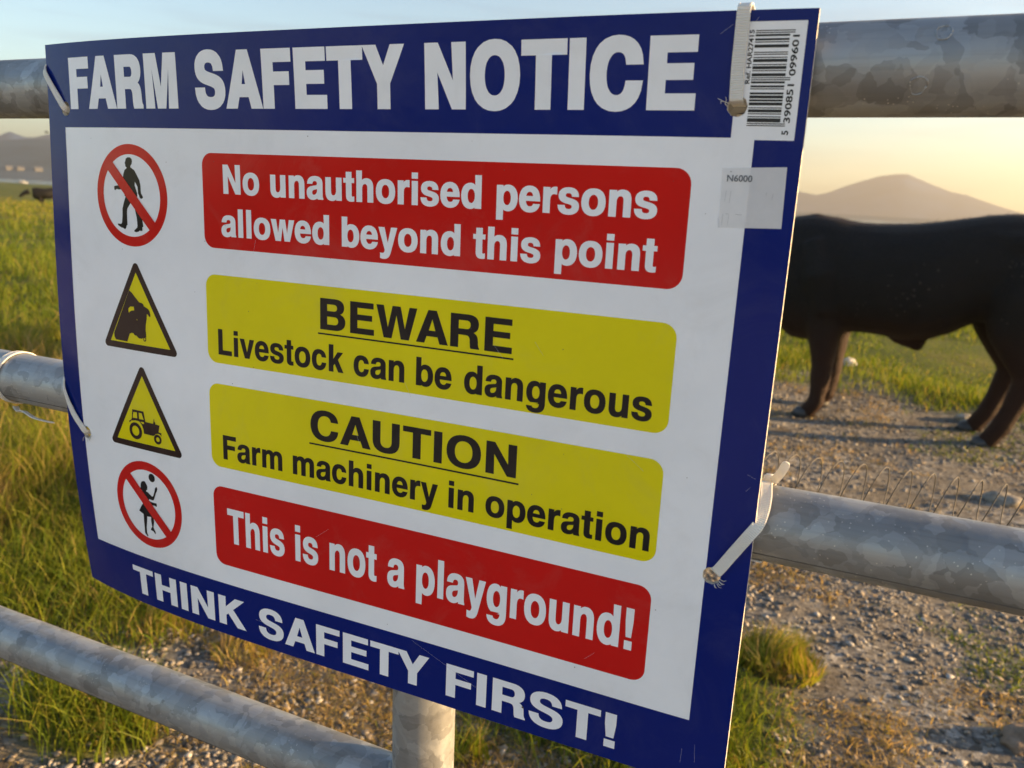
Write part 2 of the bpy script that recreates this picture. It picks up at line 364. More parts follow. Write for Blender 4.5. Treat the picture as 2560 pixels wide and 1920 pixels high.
# ------------------------------------------------------------------ lettering (bold grotesque outlines drawn here)
GL = {
'A': (722, 'M20 0L280 718 444 718 702 0 542 0 492 152 230 152 180 0Z M274 274L448 274 362 548Z'),
'B': (722, 'M76 0L76 718 420 718C560 718 640 655 640 540C640 460 605 410 540 382C625 355 669 295 669 208C669 80 580 0 430 0Z M224 596L224 434 395 434C460 434 492 462 492 515C492 568 460 596 395 596Z M224 312L224 122 410 122C482 122 519 156 519 217C519 279 482 312 410 312Z'),
'C': (722, 'M684 264C672 80 555 -19 378 -19C168 -19 44 124 44 356C44 594 168 737 378 737C560 737 668 640 680 477L530 477C520 562 466 608 380 608C264 608 194 515 194 357C194 200 264 110 382 110C468 110 524 165 534 264Z'),
'E': (667, 'M76 0L76 718 607 718 607 594 226 594 226 436 575 436 575 314 226 314 226 128 621 128 621 0Z'),
'F': (611, 'M76 0L76 718 587 718 587 594 226 594 226 428 540 428 540 304 226 304 226 0Z'),
'H': (722, 'M71 0L71 718 221 718 221 446 501 446 501 718 651 718 651 0 501 0 501 322 221 322 221 0Z'),
'I': (278, 'M64 0L64 718 214 718 214 0Z'),
'K': (722, 'M71 0L71 718 221 718 221 432 494 718 686 718 402 432 722 0 536 0 296 326 221 250 221 0Z'),
'L': (611, 'M76 0L76 718 226 718 226 128 583 128 583 0Z'),
'M': (833, 'M69 0L69 718 289 718 417 210 544 718 765 718 765 0 623 0 623 560 482 0 350 0 211 560 211 0Z'),
'N': (722, 'M69 0L69 718 220 718 508 245 508 718 654 718 654 0 500 0 215 470 215 0Z'),
'O': (778, 'M44 359C44 595 175 737 389 737C603 737 734 595 734 359C734 123 603 -19 389 -19C175 -19 44 123 44 359Z M194 359C194 203 266 110 389 110C512 110 584 203 584 359C584 515 512 608 389 608C266 608 194 515 194 359Z'),
'R': (722, 'M76 0L76 718 450 718C585 718 655 640 655 524C655 430 615 372 545 342C610 317 640 272 644 182C648 92 652 46 677 22L677 0 515 0C500 30 500 80 496 160C492 250 462 280 380 280L226 280 226 0Z M226 594L226 404 410 404C472 404 505 436 505 500C505 562 472 594 410 594Z'),
'S': (667, 'M39 236L184 236C186 150 240 106 345 106C435 106 484 142 484 198C484 250 450 276 350 300L240 326C110 358 55 420 55 522C55 655 160 737 325 737C500 737 600 650 602 500L462 500C456 576 410 614 320 614C242 614 195 582 195 530C195 484 230 462 320 440L440 412C570 380 629 320 629 212C629 70 515 -19 335 -19C150 -19 44 75 39 236Z'),
'T': (611, 'M14 594L14 718 598 718 598 594 381 594 381 0 231 0 231 594Z'),
'U': (722, 'M72 718L72 265C72 80 180 -19 361 -19C543 -19 651 80 651 265L651 718 501 718 501 270C501 165 455 110 361 110C268 110 222 165 222 270L222 718Z'),
'W': (944, 'M19 718L196 0 355 0 474 540 592 0 751 0 929 718 780 718 670 215 555 718 394 718 278 215 168 718Z'),
'Y': (667, 'M15 718L258 284 258 0 408 0 408 284 653 718 490 718 333 430 178 718Z'),
'a': (556, 'M29 150C29 235 75 290 190 305L300 322C350 330 368 345 368 378C368 418 335 440 280 440C222 440 190 418 184 370L48 370C54 480 140 546 284 546C430 546 508 490 508 385L508 110C508 65 515 40 527 24L527 0 385 0C378 15 374 30 372 50C325 8 270 -14 205 -14C95 -14 29 48 29 150Z M368 262C350 250 320 244 275 236C200 223 170 200 170 158C170 118 196 94 240 94C315 94 368 145 368 220Z'),
'b': (611, 'M61 0L61 718 201 718 201 474C236 523 285 546 345 546C485 546 578 436 578 266C578 96 485 -14 345 -14C285 -14 236 9 201 58L201 0Z M201 266C201 164 245 103 320 103C394 103 438 164 438 266C438 368 394 429 320 429C245 429 201 368 201 266Z'),
'c': (556, 'M524 200C510 65 420 -14 282 -14C125 -14 34 90 34 262C34 440 126 546 282 546C420 546 508 472 520 344L384 344C374 400 340 429 284 429C212 429 174 370 174 264C174 160 212 103 284 103C345 103 380 136 388 200Z'),
'd': (611, 'M551 0L551 718 411 718 411 474C376 523 327 546 267 546C127 546 34 436 34 266C34 96 127 -14 267 -14C327 -14 376 9 411 58L411 0Z M411 266C411 164 367 103 292 103C218 103 174 164 174 266C174 368 218 429 292 429C367 429 411 368 411 266Z'),
'e': (556, 'M524 160C500 50 405 -14 280 -14C122 -14 23 90 23 260C23 436 122 546 278 546C440 546 528 430 528 234L163 234C168 150 210 103 286 103C338 103 370 122 386 160Z M166 324L384 324C376 392 340 429 278 429C214 429 176 392 166 324Z'),
'g': (611, 'M553 532L553 10C553 -140 460 -217 290 -217C150 -217 60 -160 52 -62L192 -62C200 -95 235 -112 292 -112C370 -112 413 -72 413 0L413 72C378 22 328 0 270 0C130 0 40 105 40 270C40 436 130 546 270 546C330 546 378 522 413 470L413 532Z M180 272C180 176 222 116 297 116C370 116 413 176 413 272C413 368 370 429 297 429C222 429 180 368 180 272Z'),
'h': (611, 'M65 0L65 718 205 718 205 468C245 522 295 546 360 546C480 546 546 472 546 345L546 0 406 0 406 318C406 390 375 426 315 426C245 426 205 380 205 300L205 0Z'),
'i': (278, 'M69 0L69 532 209 532 209 0Z|M69 598L69 720 209 720 209 598Z'),
'k': (556, 'M69 0L69 718 209 718 209 322 376 532 542 532 366 332 562 0 400 0 269 230 209 162 209 0Z'),
'l': (278, 'M69 0L69 718 209 718 209 0Z'),
'm': (889, 'M64 0L64 532 204 532 204 470C240 522 290 546 350 546C415 546 462 520 488 470C530 522 580 546 645 546C760 546 826 478 826 360L826 0 686 0 686 330C686 395 660 426 608 426C550 426 515 385 515 312L515 0 375 0 375 330C375 395 350 426 298 426C240 426 204 385 204 312L204 0Z'),
'n': (611, 'M65 0L65 532 205 532 205 468C245 522 295 546 360 546C480 546 546 472 546 345L546 0 406 0 406 318C406 390 375 426 315 426C245 426 205 380 205 300L205 0Z'),
'o': (611, 'M34 266C34 440 130 546 306 546C482 546 578 440 578 266C578 92 482 -14 306 -14C130 -14 34 92 34 266Z M174 266C174 164 224 103 306 103C388 103 438 164 438 266C438 368 388 429 306 429C224 429 174 368 174 266Z'),
'p': (611, 'M62 -207L62 532 197 532 197 470C236 523 285 546 345 546C485 546 578 436 578 266C578 96 485 -14 345 -14C285 -14 237 9 202 58L202 -207Z M201 266C201 164 245 103 320 103C394 103 438 164 438 266C438 368 394 429 320 429C245 429 201 368 201 266Z'),
'r': (389, 'M64 0L64 532 199 532 199 440C230 510 280 546 345 546C355 546 364 545 373 543L373 400C355 403 340 404 325 404C243 404 204 360 204 270L204 0Z'),
's': (556, 'M30 172L168 172C172 118 208 92 280 92C345 92 380 112 380 150C380 182 352 196 275 212L205 226C95 250 42 300 42 382C42 482 128 546 272 546C420 546 502 480 504 368L370 368C366 418 334 440 270 440C212 440 182 420 182 386C182 356 206 344 270 330L350 312C470 286 519 240 519 156C519 52 430 -14 280 -14C122 -14 34 55 30 172Z'),
't': (333, 'M309 532L309 436 230 436 230 150C230 112 245 100 280 100C290 100 300 101 309 103L309 2C285 -3 262 -6 235 -6C135 -6 90 38 90 130L90 436 10 436 10 532 90 532 90 676 230 676 230 532Z'),
'u': (611, 'M545 0L545 532 405 532 405 230C405 150 365 106 296 106C236 106 206 142 206 212L206 532 66 532 66 190C66 62 132 -14 250 -14C318 -14 368 10 408 66L408 0Z'),
'v': (556, 'M13 532L200 0 356 0 543 532 392 532 280 150 164 532Z'),
'w': (778, 'M10 532L160 0 310 0 389 370 468 0 618 0 769 532 625 532 542 165 460 532 318 532 236 165 154 532Z'),
'y': (556, 'M10 532L203 0C196 -60 170 -88 118 -88C100 -88 82 -86 62 -83L62 -200C90 -209 118 -214 150 -214C262 -214 312 -165 346 -66L539 532 392 532 275 140 158 532Z'),
'!': (333, 'M90 718L90 500 120 218 214 218 244 500 244 718Z|M92 0L92 146 242 146 242 0Z'),
}

def parse_path(d, n=7):
    import re
    polys = []
    for piece in d.split('|'):
        loops = []
        for sub in piece.split('Z'):
            sub = sub.strip()
            if not sub: continue
            pts = []
            for cmd, args in re.findall(r'([MLC])([^MLC]*)', sub):
                v = [float(t) for t in args.split()]
                if cmd in 'ML':
                    pts += [(v[i], v[i + 1]) for i in range(0, len(v), 2)]
                else:
                    for i in range(0, len(v), 6):
                        p0 = pts[-1]; p1, p2, p3 = (v[i], v[i + 1]), (v[i + 2], v[i + 3]), (v[i + 4], v[i + 5])
                        for k in range(1, n + 1):
                            t = k / n; q = 1 - t
                            pts.append(tuple(q ** 3 * a + 3 * q * q * t * b_ + 3 * q * t * t * c + t ** 3 * e for a, b_, c, e in zip(p0, p1, p2, p3)))
            if len(pts) > 1 and math.hypot(pts[0][0] - pts[-1][0], pts[0][1] - pts[-1][1]) < 1e-3: pts.pop()
            loops.append(pts)
        polys.append(loops)
    return polys
PATHS = {k: (w, parse_path(d)) for k, (w, d) in GL.items()}

def heavier(loops, ex, ey):
    """loops of one glyph made bolder: upright strokes by ex, level strokes by ey on either side"""
    out = []
    for li, L in enumerate(loops):
        ar = sum(L[i - 1][0] * L[i][1] - L[i][0] * L[i - 1][1] for i in range(len(L)))
        if (ar < 0) == (li == 0): L = L[::-1]
        n = len(L); P = []
        for i in range(n):
            a, p, c = Vector(L[i - 1]), Vector(L[i]), Vector(L[(i + 1) % n])
            e1, e2 = (p - a).normalized(), (c - p).normalized()
            n1, n2 = Vector((e1.y, -e1.x)), Vector((e2.y, -e2.x))
            o1, o2 = math.hypot(ex * n1.x, ey * n1.y), math.hypot(ex * n2.x, ey * n2.y)
            det = n1.x * n2.y - n1.y * n2.x
            if abs(det) < .25:
                m_ = (n1 + n2).normalized(); d = m_ * ((o1 + o2) / 2)
            else: d = Vector(((o1 * n2.y - o2 * n1.y) / det, (n1.x * o2 - n2.x * o1) / det))
            if d.length > 1.7 * max(ex, ey): d = d.normalized() * 1.7 * max(ex, ey)
            P.append((p.x + d.x, p.y + d.y))
        out.append(P)
    return out
WEIGHT = [20, 7]

def word(txt, x0, x1, base, cap, kern=0.0):
    """outlines of txt stretched so that its ink runs from x0 to x1, its capitals cap tall"""
    items = []; pen = 0
    for i, ch in enumerate(txt):
        if ch == ' ': pen += 278; continue
        w, polys = PATHS[ch]
        for loops in polys: items.append([[(x + pen, y) for x, y in L] for L in heavier(loops, *WEIGHT)])
        pen += w + kern + WEIGHT[0] * .9
        nx = txt[i + 1] if i + 1 < len(txt) else ''
        if ch + nx == 'TY' and WEIGHT[0] > 40: pen += 25
        elif ch + nx in ('TY', 'FA', 'AR') or ch + nx in ('AU', 'WA', 'AF', 'AT'): pen -= 35
    a = min(x for L in items for x, _ in L[0]); c = max(x for L in items for x, _ in L[0])
    k = (x1 - x0) / (c - a); ey = WEIGHT[1]; s = cap / (718 + 2 * ey)
    return [[[(x0 + (x - a) * k, base + (y + ey) * s) for x, y in L] for L in it] for it in items]

# ------------------------------------------------------------------ the gate
gate = empty('field_gate', (-0.5, YR, 0)); tag(gate, 'galvanised tubular steel field gate carrying the farm safety notice', 'gate')
GX0, GX1 = -2.05, 1.65
for z, r in ((ZT, RT), (ZM, RM), (ZB, RM), (ZB - .30, RM), (ZB - .60, RM)):
    n = 40; xs = [GX0 + (GX1 - GX0) * i / n for i in range(n + 1)]
    V, Fs = rings_mesh([[(x, YR + r * math.cos(2 * math.pi * k / 40), z + r * math.sin(2 * math.pi * k / 40)) for k in range(40)] for x in xs])
    link('rail', pymesh('rail', V, Fs), M_GALV, gate, True)
M_SEAM, _, _ = mat('seam_grime', (.085, .08, .072), .8)
for z in (ZM, ZB):                         # the tubes' rolled seams, dark with grime
    tube('weld_seam', [(x, YR - (RM - .0005) * math.cos(rad(34)), z - (RM - .0005) * math.sin(rad(34))) for x in (GX0, -1.4, -.9, -.5, -.1, .3, .9, GX1)], .0008, M_SEAM, gate, 8)
XP, RP = -0.29288, 0.0257
for x, z0, z1 in ((XP, ZB - .60 - .02, ZT), (GX0, .02, ZT + .03), (GX1, .02, ZT + .03)):
    V, Fs = rings_mesh([[(x + RP * math.cos(2 * math.pi * k / 40), YR + RP * math.sin(2 * math.pi * k / 40), z0 + (z1 - z0) * i / 14) for k in range(40)] for i in range(15)])
    link('upright', pymesh('upright', V, Fs), M_GALV, gate, True)
for s in (-1, 1):                          # weld bead where the low rail meets the upright
    for z, r in ((ZB, RM),):
        P = []
        for k in range(33):
            a = 2 * math.pi * k / 32
            yy, zz = r * math.cos(a), r * math.sin(a)
            xx = math.sqrt(max(RP ** 2 - yy ** 2, 0)) * s
            P.append((XP + xx + s * .0015, YR + yy * 1.03, z + zz * 1.03))
        tube('weld', P, [.0032 + .0009 * math.sin(k * 2.3) for k in range(33)], M_GALV, gate, 8)
for px_, pz_, r in ((.0136, .1106, .0036), (.0054, .0850, .0040)):     # ring scars left in the zinc of the top rail
    R_ = []
    for k in range(25):
        a = 2 * math.pi * k / 24; zz = pz_ + 1.1 * r * math.sin(a) * (1 + .1 * math.sin(2 * a + 1))
        R_.append((px_ + r * math.cos(a) * (1 + .12 * math.sin(3 * a)), YR - math.sqrt(max(RT ** 2 - (zz - (ZT - ZO)) ** 2, 0)), zz + ZO))
    tube('zinc_drip', R_, [.0004 + .0003 * math.sin(k * .9) ** 2 for k in range(25)], M_GALV, gate, 6)

# ------------------------------------------------------------------ the sign
sign = empty('safety_sign', S(.3, 0)); tag(sign, 'large blue, white, red and yellow farm safety notice board tied to the gate', 'sign')
RECT = [(0, 0), (W, 0), (W, H), (0, H)]
bm = cut_mesh([[RECT]], .02, True)
board = bent('board', bm, 0.0, M_WHITE, sign)
TH = .0034
bm = cut_mesh([[RECT]], .02, True)
bent('back_face', bm, -TH, M_BACK, board, True)
per = [(W * k / 30, 0) for k in range(30)] + [(W, H * k / 24) for k in range(24)] + [(W - W * k / 30, H) for k in range(30)] + [(0, H - H * k / 24) for k in range(24)]
E_parts = []
def strip(loop):
    n = len(loop); V = []; rng = random.Random(3)
    for u, v in loop:
        V.append(S(u, v, .00012)); V.append(S(u, v, -TH))
    return V, [(2 * i, 2 * i + 1, 2 * ((i + 1) % n) + 1, 2 * ((i + 1) % n)) for i in range(n)]
E_parts.append(strip(per))
for hi, (hx, hy) in enumerate(HOLES):
    E_parts.append(strip([(hx + HR * (1 + .03 * math.sin(3.1 * k + hi)) * math.cos(2 * math.pi * k / 36), hy + HR * (1 + .03 * math.sin(3.1 * k + hi)) * math.sin(2 * math.pi * k / 36)) for k in range(36)]))
V, Fs = join(E_parts); link('board_edge', pymesh('board_edge', V, Fs), M_EDGE, board)
WHITE = [(.0227, .0482), (.57437, .0482), (.57437, .4126), (.59505, .4126), (.59505, .4726), (.56166, .4726), (.56166, .41355), (.0227, .41355)]
L1, L2, L3 = .00010, .00022, .00034
printed('blue_border', [[RECT, WHITE]], M_BLUE, L1, sign, holes=True)

def text_part(name, words, m, off, parent):
    loops = [L for wds in words for L in wds]
    return printed(name, loops, m, off, parent)
WEIGHT[:] = [41, 24]
text_part('title_lettering', [word('FARM', .0320, .1561, .4277, .0392), word('SAFETY', .1738, .3533, .4277, .0392), word('NOTICE', .3681, .5403, .4277, .0392)], M_WHITE, L2, sign)
WEIGHT[:] = [20, 8]
text_part('footer_lettering', [word('THINK', .0709, .2056, .0093, .0268), word('SAFETY', .2190, .3804, .0093, .0268), word('FIRST!', .3951, .5266, .0093, .0268)], M_WHITE, L2, sign)
PL, PR, PRAD = .1765, .5423, .0092
p = printed('red_panel', [[rrect(PL, .32705, PR, .39657, PRAD)]], M_RED, L1, sign)
text_part('panel_lettering', [word('No', .1966, .2303, .3676, .0210), word('unauthorised', .2404, .4095, .3673, .0209), word('persons', .4202, .5239, .3672, .0209),
          word('allowed', .1935, .2912, .3363, .0207), word('beyond', .3018, .3951, .3361, .0207), word('this', .4044, .4519, .3358, .0208), word('point', .4617, .5260, .3362, .0208)], M_WHITE, L2, p)
p = printed('yellow_panel', [[rrect(PL, .23803, PR, .30694, PRAD)]], M_YEL, L1, sign)
WEIGHT[:] = [13, 4]
UL = [[(.2810, .2716), (.4369, .2716), (.4369, .2728), (.2810, .2728)]]
text_part('panel_lettering', [word('BEWARE', .2830, .4354, .2754, .0229), word('Livestock', .1873, .3034, .2450, .0202), word('can', .3119, .3542, .2448, .0202),
          word('be', .3636, .3917, .2447, .0202), word('dangerous', .4012, .5316, .2446, .0202), [UL]], M_BLK, L2, p)
p = printed('yellow_panel', [[rrect(PL, .15207, PR, .22128, PRAD)]], M_YEL, L1, sign)
UL = [[(.2728, .1863), (.4453, .1863), (.4453, .1876), (.2728, .1876)]]
text_part('panel_lettering', [word('CAUTION', .2739, .4430, .1908, .0230), word('Farm', .1889, .2472, .1595, .0202), word('machinery', .2572, .3836, .1594, .0202),
          word('in', .3923, .4123, .1594, .0202), word('operation', .4213, .5376, .1595, .0202), [UL]], M_BLK, L2, p)
WEIGHT[:] = [18, 6]
p = printed('red_panel', [[rrect(PL, .06578, PR, .1352, PRAD)]], M_RED, L1, sign)
text_part('panel_lettering', [word('This', .1904, .2478, .0870, .0304), word('is', .2583, .2801, .0869, .0304), word('not', .2907, .3334, .0868, .0304),
          word('a', .3428, .3577, .0868, .0304), word('playground!', .3677, .5322, .0870, .0304)], M_WHITE, L2, p)

MAN = U([(9814,39132),(10101,39139),(10272,39017),(10315,38826),(10244,38633),(10095,38480),(10104,38381),(10481,38183),(10631,38012),(10888,37635),(11035,37420),(11130,37038),(11141,36596),(11169,36403),(11267,36297),(11368,36135),(11282,36037),(11104,36007),(10989,36090),(10921,36282),(10831,36389),(10800,36915),(10616,37184),(10518,37291),(10483,37013),(10624,36686),(10728,36413),(10736,36163),(10544,36071),(10526,35791),(10654,35237),(11112,34813),(11151,34534),(11216,34145),(11256,33866),(11148,33792),(11148,33532),(10937,33496),(10875,33544),(10707,33437),(10460,33376),(10234,33419),(10240,33522),(10436,33647),(10563,33740),(10612,33884),(10568,34503),(10436,35002),(10338,35390),(9989,35682),(9856,35535),(9545,35182),(9489,34953),(9473,34443),(9480,33886),(9377,33840),(9325,33666),(9191,33532),(9028,33591),(8971,33627),(8738,33659),(8450,33785),(8338,33894),(8417,33944),(8755,33929),(8873,34068),(8948,34585),(8985,35154),(9157,35615),(9397,36104),(9277,36172),(9289,36352),(9179,36572),(8849,36643),(8721,36621),(8511,36641),(8471,36668),(8323,36622),(8233,36546),(8150,36576),(8098,36811),(8171,36881),(8532,36940),(8870,36953),(9217,37133),(9210,37635),(9267,37859),(9411,38141),(9629,38285),(9674,38342),(9540,38432),(9524,38558),(9477,38706),(9544,38834),(9616,39029)])
GIRL = U([(9631,12223),(9824,12234),(9958,12060),(10057,11908),(10092,11742),(10051,11503),(9930,11448),(9893,11324),(10103,11282),(10352,11116),(10603,10973),(10727,11069),(10924,11515),(11008,11819),(11118,11945),(11235,11998),(11292,11821),(11236,11638),(11104,11438),(10959,11119),(10764,10701),(10605,10638),(10189,10674),(10156,10510),(10358,10467),(10622,10438),(10926,10447),(11062,10448),(11088,10192),(11006,10133),(10745,10174),(10248,10163),(10259,9920),(10408,9544),(10538,8986),(10575,8641),(10440,8136),(10462,7992),(10625,7735),(10680,7540),(10596,7484),(10386,7677),(10067,7748),(10142,7915),(10280,8097),(10208,8673),(10247,9007),(9758,8952),(9718,8617),(9562,7865),(9549,7382),(9673,7113),(9661,7019),(9521,7045),(9277,7315),(9300,7801),(9297,8398),(9311,8699),(9303,9083),(8790,9290),(9113,9778),(9344,10066),(9310,10762),(9336,11117),(9432,11342),(9300,11342),(9155,11439),(9251,11593),(9288,11920),(9429,12134)])
BULL = U([(9350,28640),(9630,28488),(10039,28118),(10447,27775),(10764,27729),(10900,27641),(10962,27494),(11340,27354),(11495,27253),(11591,27099),(11641,26875),(11629,26669),(11479,26730),(11381,26848),(11257,26886),(11219,26498),(11081,25969),(11041,25551),(11075,25297),(11076,24986),(10979,24907),(10727,24867),(10579,24782),(10255,24775),(10081,24869),(9979,24961),(9727,24995),(9627,25129),(9446,25150),(9182,25051),(9009,24690),(8858,24345),(7482,24374),(7346,24596),(7310,24911)])
EAR = U([(9213,26774),(9152,26949),(9181,27159),(9410,27322),(9811,27352),(9842,27047),(9535,26999),(9347,26918)])
EYE = U([(10109,26378),(10140,26304),(10114,26234),(10062,26322)])
RINGO = U([(10728,24860),(10731,24711),(10803,24600),(10923,24583),(11034,24659),(11072,24804),(11037,24929)])
RINGI = U([(10819,24852),(10811,24731),(10864,24670),(10943,24679),(10985,24794),(10965,24880)])
CAB = U([(8953,18557),(10295,18553),(10331,18286),(10441,17674),(11338,17659),(11388,17831),(11444,18085),(11502,18094),(11497,17849),(11588,17809),(11591,17662),(12068,17616),(11914,17017),(12232,16973),(12209,16674),(12119,16806),(11888,16876),(11594,16809),(11360,16604),(11212,16578),(10183,16598),(10154,16936),(10034,17247),(9956,17372),(9693,17604),(9228,17609),(8764,17520),(8529,17313),(8474,17454),(8750,17612),(8823,17735)])
W1 = U([(9068,18327),(9483,18351),(9496,17830),(8944,17810)]); W2 = U([(9708,18360),(10042,18359),(10255,17824),(9697,17808)]); W3 = U([(9830,17590),(10259,17616),(10259,17451),(10024,17466)])

def ban(cy, figure, extra=()):
    c = .1002; r0, r1 = .0319, .03963
    p = printed('prohibition_ring', [[circle(c, cy, r1, n=72), circle(c, cy, r0, n=72)[::-1]]], M_RED, L1, sign)
    printed('figure', [[figure]] + [[e] for e in extra], M_BLK, L1, p)
    d = math.sqrt(.5); hw = .0044; l = .0338
    mid = Vector((.1002, cy)); t = Vector((d, -d)); n = Vector((d, d))
    q = [mid + t * a * l + n * b_ * hw for a, b_ in ((-1, -1), (1, -1), (1, 1), (-1, 1))]
    printed('slash', [[[tuple(v) for v in q]]], M_RED, L3, p)
ban(.36183, MAN)
ban(.10093, GIRL, [circle(.1071, .12717, .0037, .0038, 28)])
def warn(tri, shapes):
    c = sum((Vector(t) for t in tri), Vector((0, 0))) / 3
    k = 1 + .0054 / ((tri[0][1] - tri[1][1]) / 3)
    out = [tuple(c + (Vector(t) - c) * k) for t in tri]
    p = printed('warning_triangle', [[rpoly(out, .0032), tri[::-1]]], M_BRN, L1, sign)
    printed('triangle_field', [[tri]], M_YEL, L1 * .6, p)
    printed('pictogram', shapes, M_BRN, L2, p)
warn([(.1018, .3015), (.0684, .2424), (.1368, .2424)], [[BULL, EAR[::-1], EYE], [RINGO, RINGI]])
warn([(.1033, .2161), (.0683, .1568), (.1369, .1568)], [[CAB, W1, W2, W3], [circle(.0920, .1668, .0076, .0075, 40), circle(.0919, .1669, .0043, .0044, 30)], [circle(.1177, .1635, .0044, .0043, 32), circle(.1178, .1635, .002, .002, 20)]])

# barcode (proper thirteen-digit bars), its numbers and the reference line
LC = ['0001101', '0011001', '0010011', '0111101', '0100011', '0110001', '0101111', '0111011', '0110111', '0001011']
RCd = [''.join('1' if c == '0' else '0' for c in s) for s in LC]; GC = [s[::-1] for s in RCd]
dg = '390851099601'; par = 'LGGLLG'
bits = '101' + ''.join((LC if q == 'L' else GC)[int(c)] for c, q in zip(dg[:6], par)) + '01010' + ''.join(RCd[int(c)] for c in dg[6:]) + '101'
b0, b1 = .4199, .4683; mod = (b1 - b0) / 95; bars = []
i = 0
while i < 95:
    if bits[i] == '1':
        j = i
        while j < 95 and bits[j] == '1': j += 1
        right = .5894 if (i < 3 or i > 91 or 44 < i < 50) else .5868
        bars.append([[(.5694, b0 + i * mod), (right, b0 + i * mod), (right, b0 + j * mod), (.5694, b0 + j * mod)]])
        i = j
    else: i += 1
bc = printed('barcode', bars, M_BAR, L1, sign)

def font_part(name, items, m, off, parent):
    """items: (text, origin uv, height, rotation degrees, width) set in the built-in font"""
    V, Fs = [], []
    for txt, (ox, oy), h, rot_, width in items:
        cu = bpy.data.curves.new('lettering', 'FONT'); cu.body = txt; cu.size = 1.0; cu.resolution_u = 3; cu.offset = .022
        ob = bpy.data.objects.new('lettering', cu); COL.objects.link(ob)
        dg_ = bpy.context.evaluated_depsgraph_get(); em = ob.evaluated_get(dg_).to_mesh()
        P = [(v.co.x, v.co.y) for v in em.vertices]; Q = [tuple(f.vertices) for f in em.polygons]
        ob.evaluated_get(dg_).to_mesh_clear(); bpy.data.objects.remove(ob); bpy.data.curves.remove(cu)
        a = min(x for x, _ in P); c = max(x for x, _ in P); hh = max(y for _, y in P) - min(0, min(y for _, y in P))
        kx = width / (c - a); ky = h / max(y for _, y in P); ca, sa = math.cos(rad(rot_)), math.sin(rad(rot_)); k0 = len(V)
        for x, y in P:
            x, y = (x - a) * kx, y * ky
            V.append(S(ox + x * ca - y * sa, oy + x * sa + y * ca, off))
        Fs += [tuple(i + k0 for i in q) for q in Q]
    return link(name, pymesh(name, V, Fs), m, parent)
font_part('barcode_lettering', [('Ref. HAR27415', (.5686, .4416), .0024, 90, .0270), ('5', (.5914, .4155), .0033, 90, .0023),
          ('390851', (.5916, .4217), .0033, 90, .0197), ('099601', (.5916, .4455), .0033, 90, .0202)], M_BAR, L1, bc)
st = printed('price_sticker', [[[(.5599, .3646), (.5940, .3658), (.5932, .3988), (.5587, .3973)]]], M_STICK, L2, sign)
font_part('sticker_lettering', [('N6000', (.5619, .3903), 0.0036, 0, .0138)], mat('faded_ink', (.13, .14, .16), .6)[0], L3, st)
def thin(a, c, w):
    a, c = Vector(a), Vector(c); t = (c - a).normalized(); n = Vector((-t.y, t.x)) * w / 2
    return [tuple(a - n), tuple(c - n), tuple(c + n * .6), tuple(a + n * .6)]
rs = random.Random(5)
cr = [thin((.5622, .3850 - .0), (.5619, .379), .00016), thin((.5648, .385), (.5645, .3785), .00016), thin((.5617, .3722), (.5615, .366), .00016), thin((.565, .3722), (.5647, .366), .00014),
      thin((.563, .3725), (.565, .3724), .0002), thin((.5685, .3724), (.572, .3722), .00022), thin((.584, .385), (.5838, .3835), .00014), thin((.5875, .3845), (.5872, .381), .00014), thin((.5592, .3700), (.5598, .3646), .00015)]
printed('crease', [[c] for c in cr], mat('crease_grey', (.26, .27, .3), .7)[0], L3, st)
sc = [((.2322, .0087), (.2293, .019)), ((.216, .0234), (.2368, .0225)), ((.3651, .0467), (.4199, .0237)), ((.5715, .015), (.5718, .026)), ((.5807, .0183), (.5797, .0318)),
      ((.592, .2219), (.5973, .2198)), ((.5924, .2114), (.5947, .2143)), ((.2233, .3252), (.2259, .3356)), ((.5575, .4715), (.551, .4668)), ((.5705, .4748), (.5685, .472))]
sc += [((u, v), (u + rs.uniform(-.012, .012), v + rs.uniform(-.012, .012))) for u, v in [(rs.uniform(.03, .56), rs.uniform(.05, .3)) for _ in range(9)]]
printed('scratches', [[thin(a, c, .00013)] for a, c in sc], M_SCR, L3 + .0001, sign)['kind'] = 'stuff'
sp = [(rs.uniform(.03, .57), rs.uniform(.05, .41), rs.uniform(.00015, .0004)) for _ in range(46)] + [(.4575, .0195, .0008)]
printed('dirt_specks', [[circle(u, v, r, n=7)] for u, v, r in sp], M_DIRT, L3 + .0001, sign)['kind'] = 'stuff'
# chads of torn plastic round the drilled holes
fib = [[(.5595, .4312), (.5557, .4326), (.553, .4339)], [(.5557, .4326), (.5547, .4324), (.5548, .4311)], [(.5586, .4296), (.5571, .4311), (.5577, .4331), (.5573, .4346)]]
for hx, hy in ((.0263, .1535), (.5782, .1528)):
    for k in range(9):
        a = rs.uniform(-2.6, -.2) if hx < .1 else rs.uniform(-1.2, .4); l = rs.uniform(.002, .0045)
        c0 = (hx + HR * math.cos(a), hy + HR * math.sin(a)); c1 = (c0[0] + l * .6 * math.cos(a), c0[1] + l * .6 * math.sin(a))
        fib.append([c0, c1, (c1[0] + l * .5 * math.cos(a + .9), c1[1] + l * .5 * math.sin(a + .9))])
for grp_ in (fib[:3], fib[3:12], fib[12:]):
    parts = []
    for f in grp_:
        pts = [S(u, v, .0006 + .0007 * i) for i, (u, v) in enumerate(f)]
        parts.append(rings_mesh(tube_rings(pts, [.00022] * (len(pts) - 1) + [.0001], 6)))
    V, Fs = join(parts); link('torn_plastic', pymesh('torn_plastic', V, Fs), M_EDGE, sign, True)['kind'] = 'stuff'

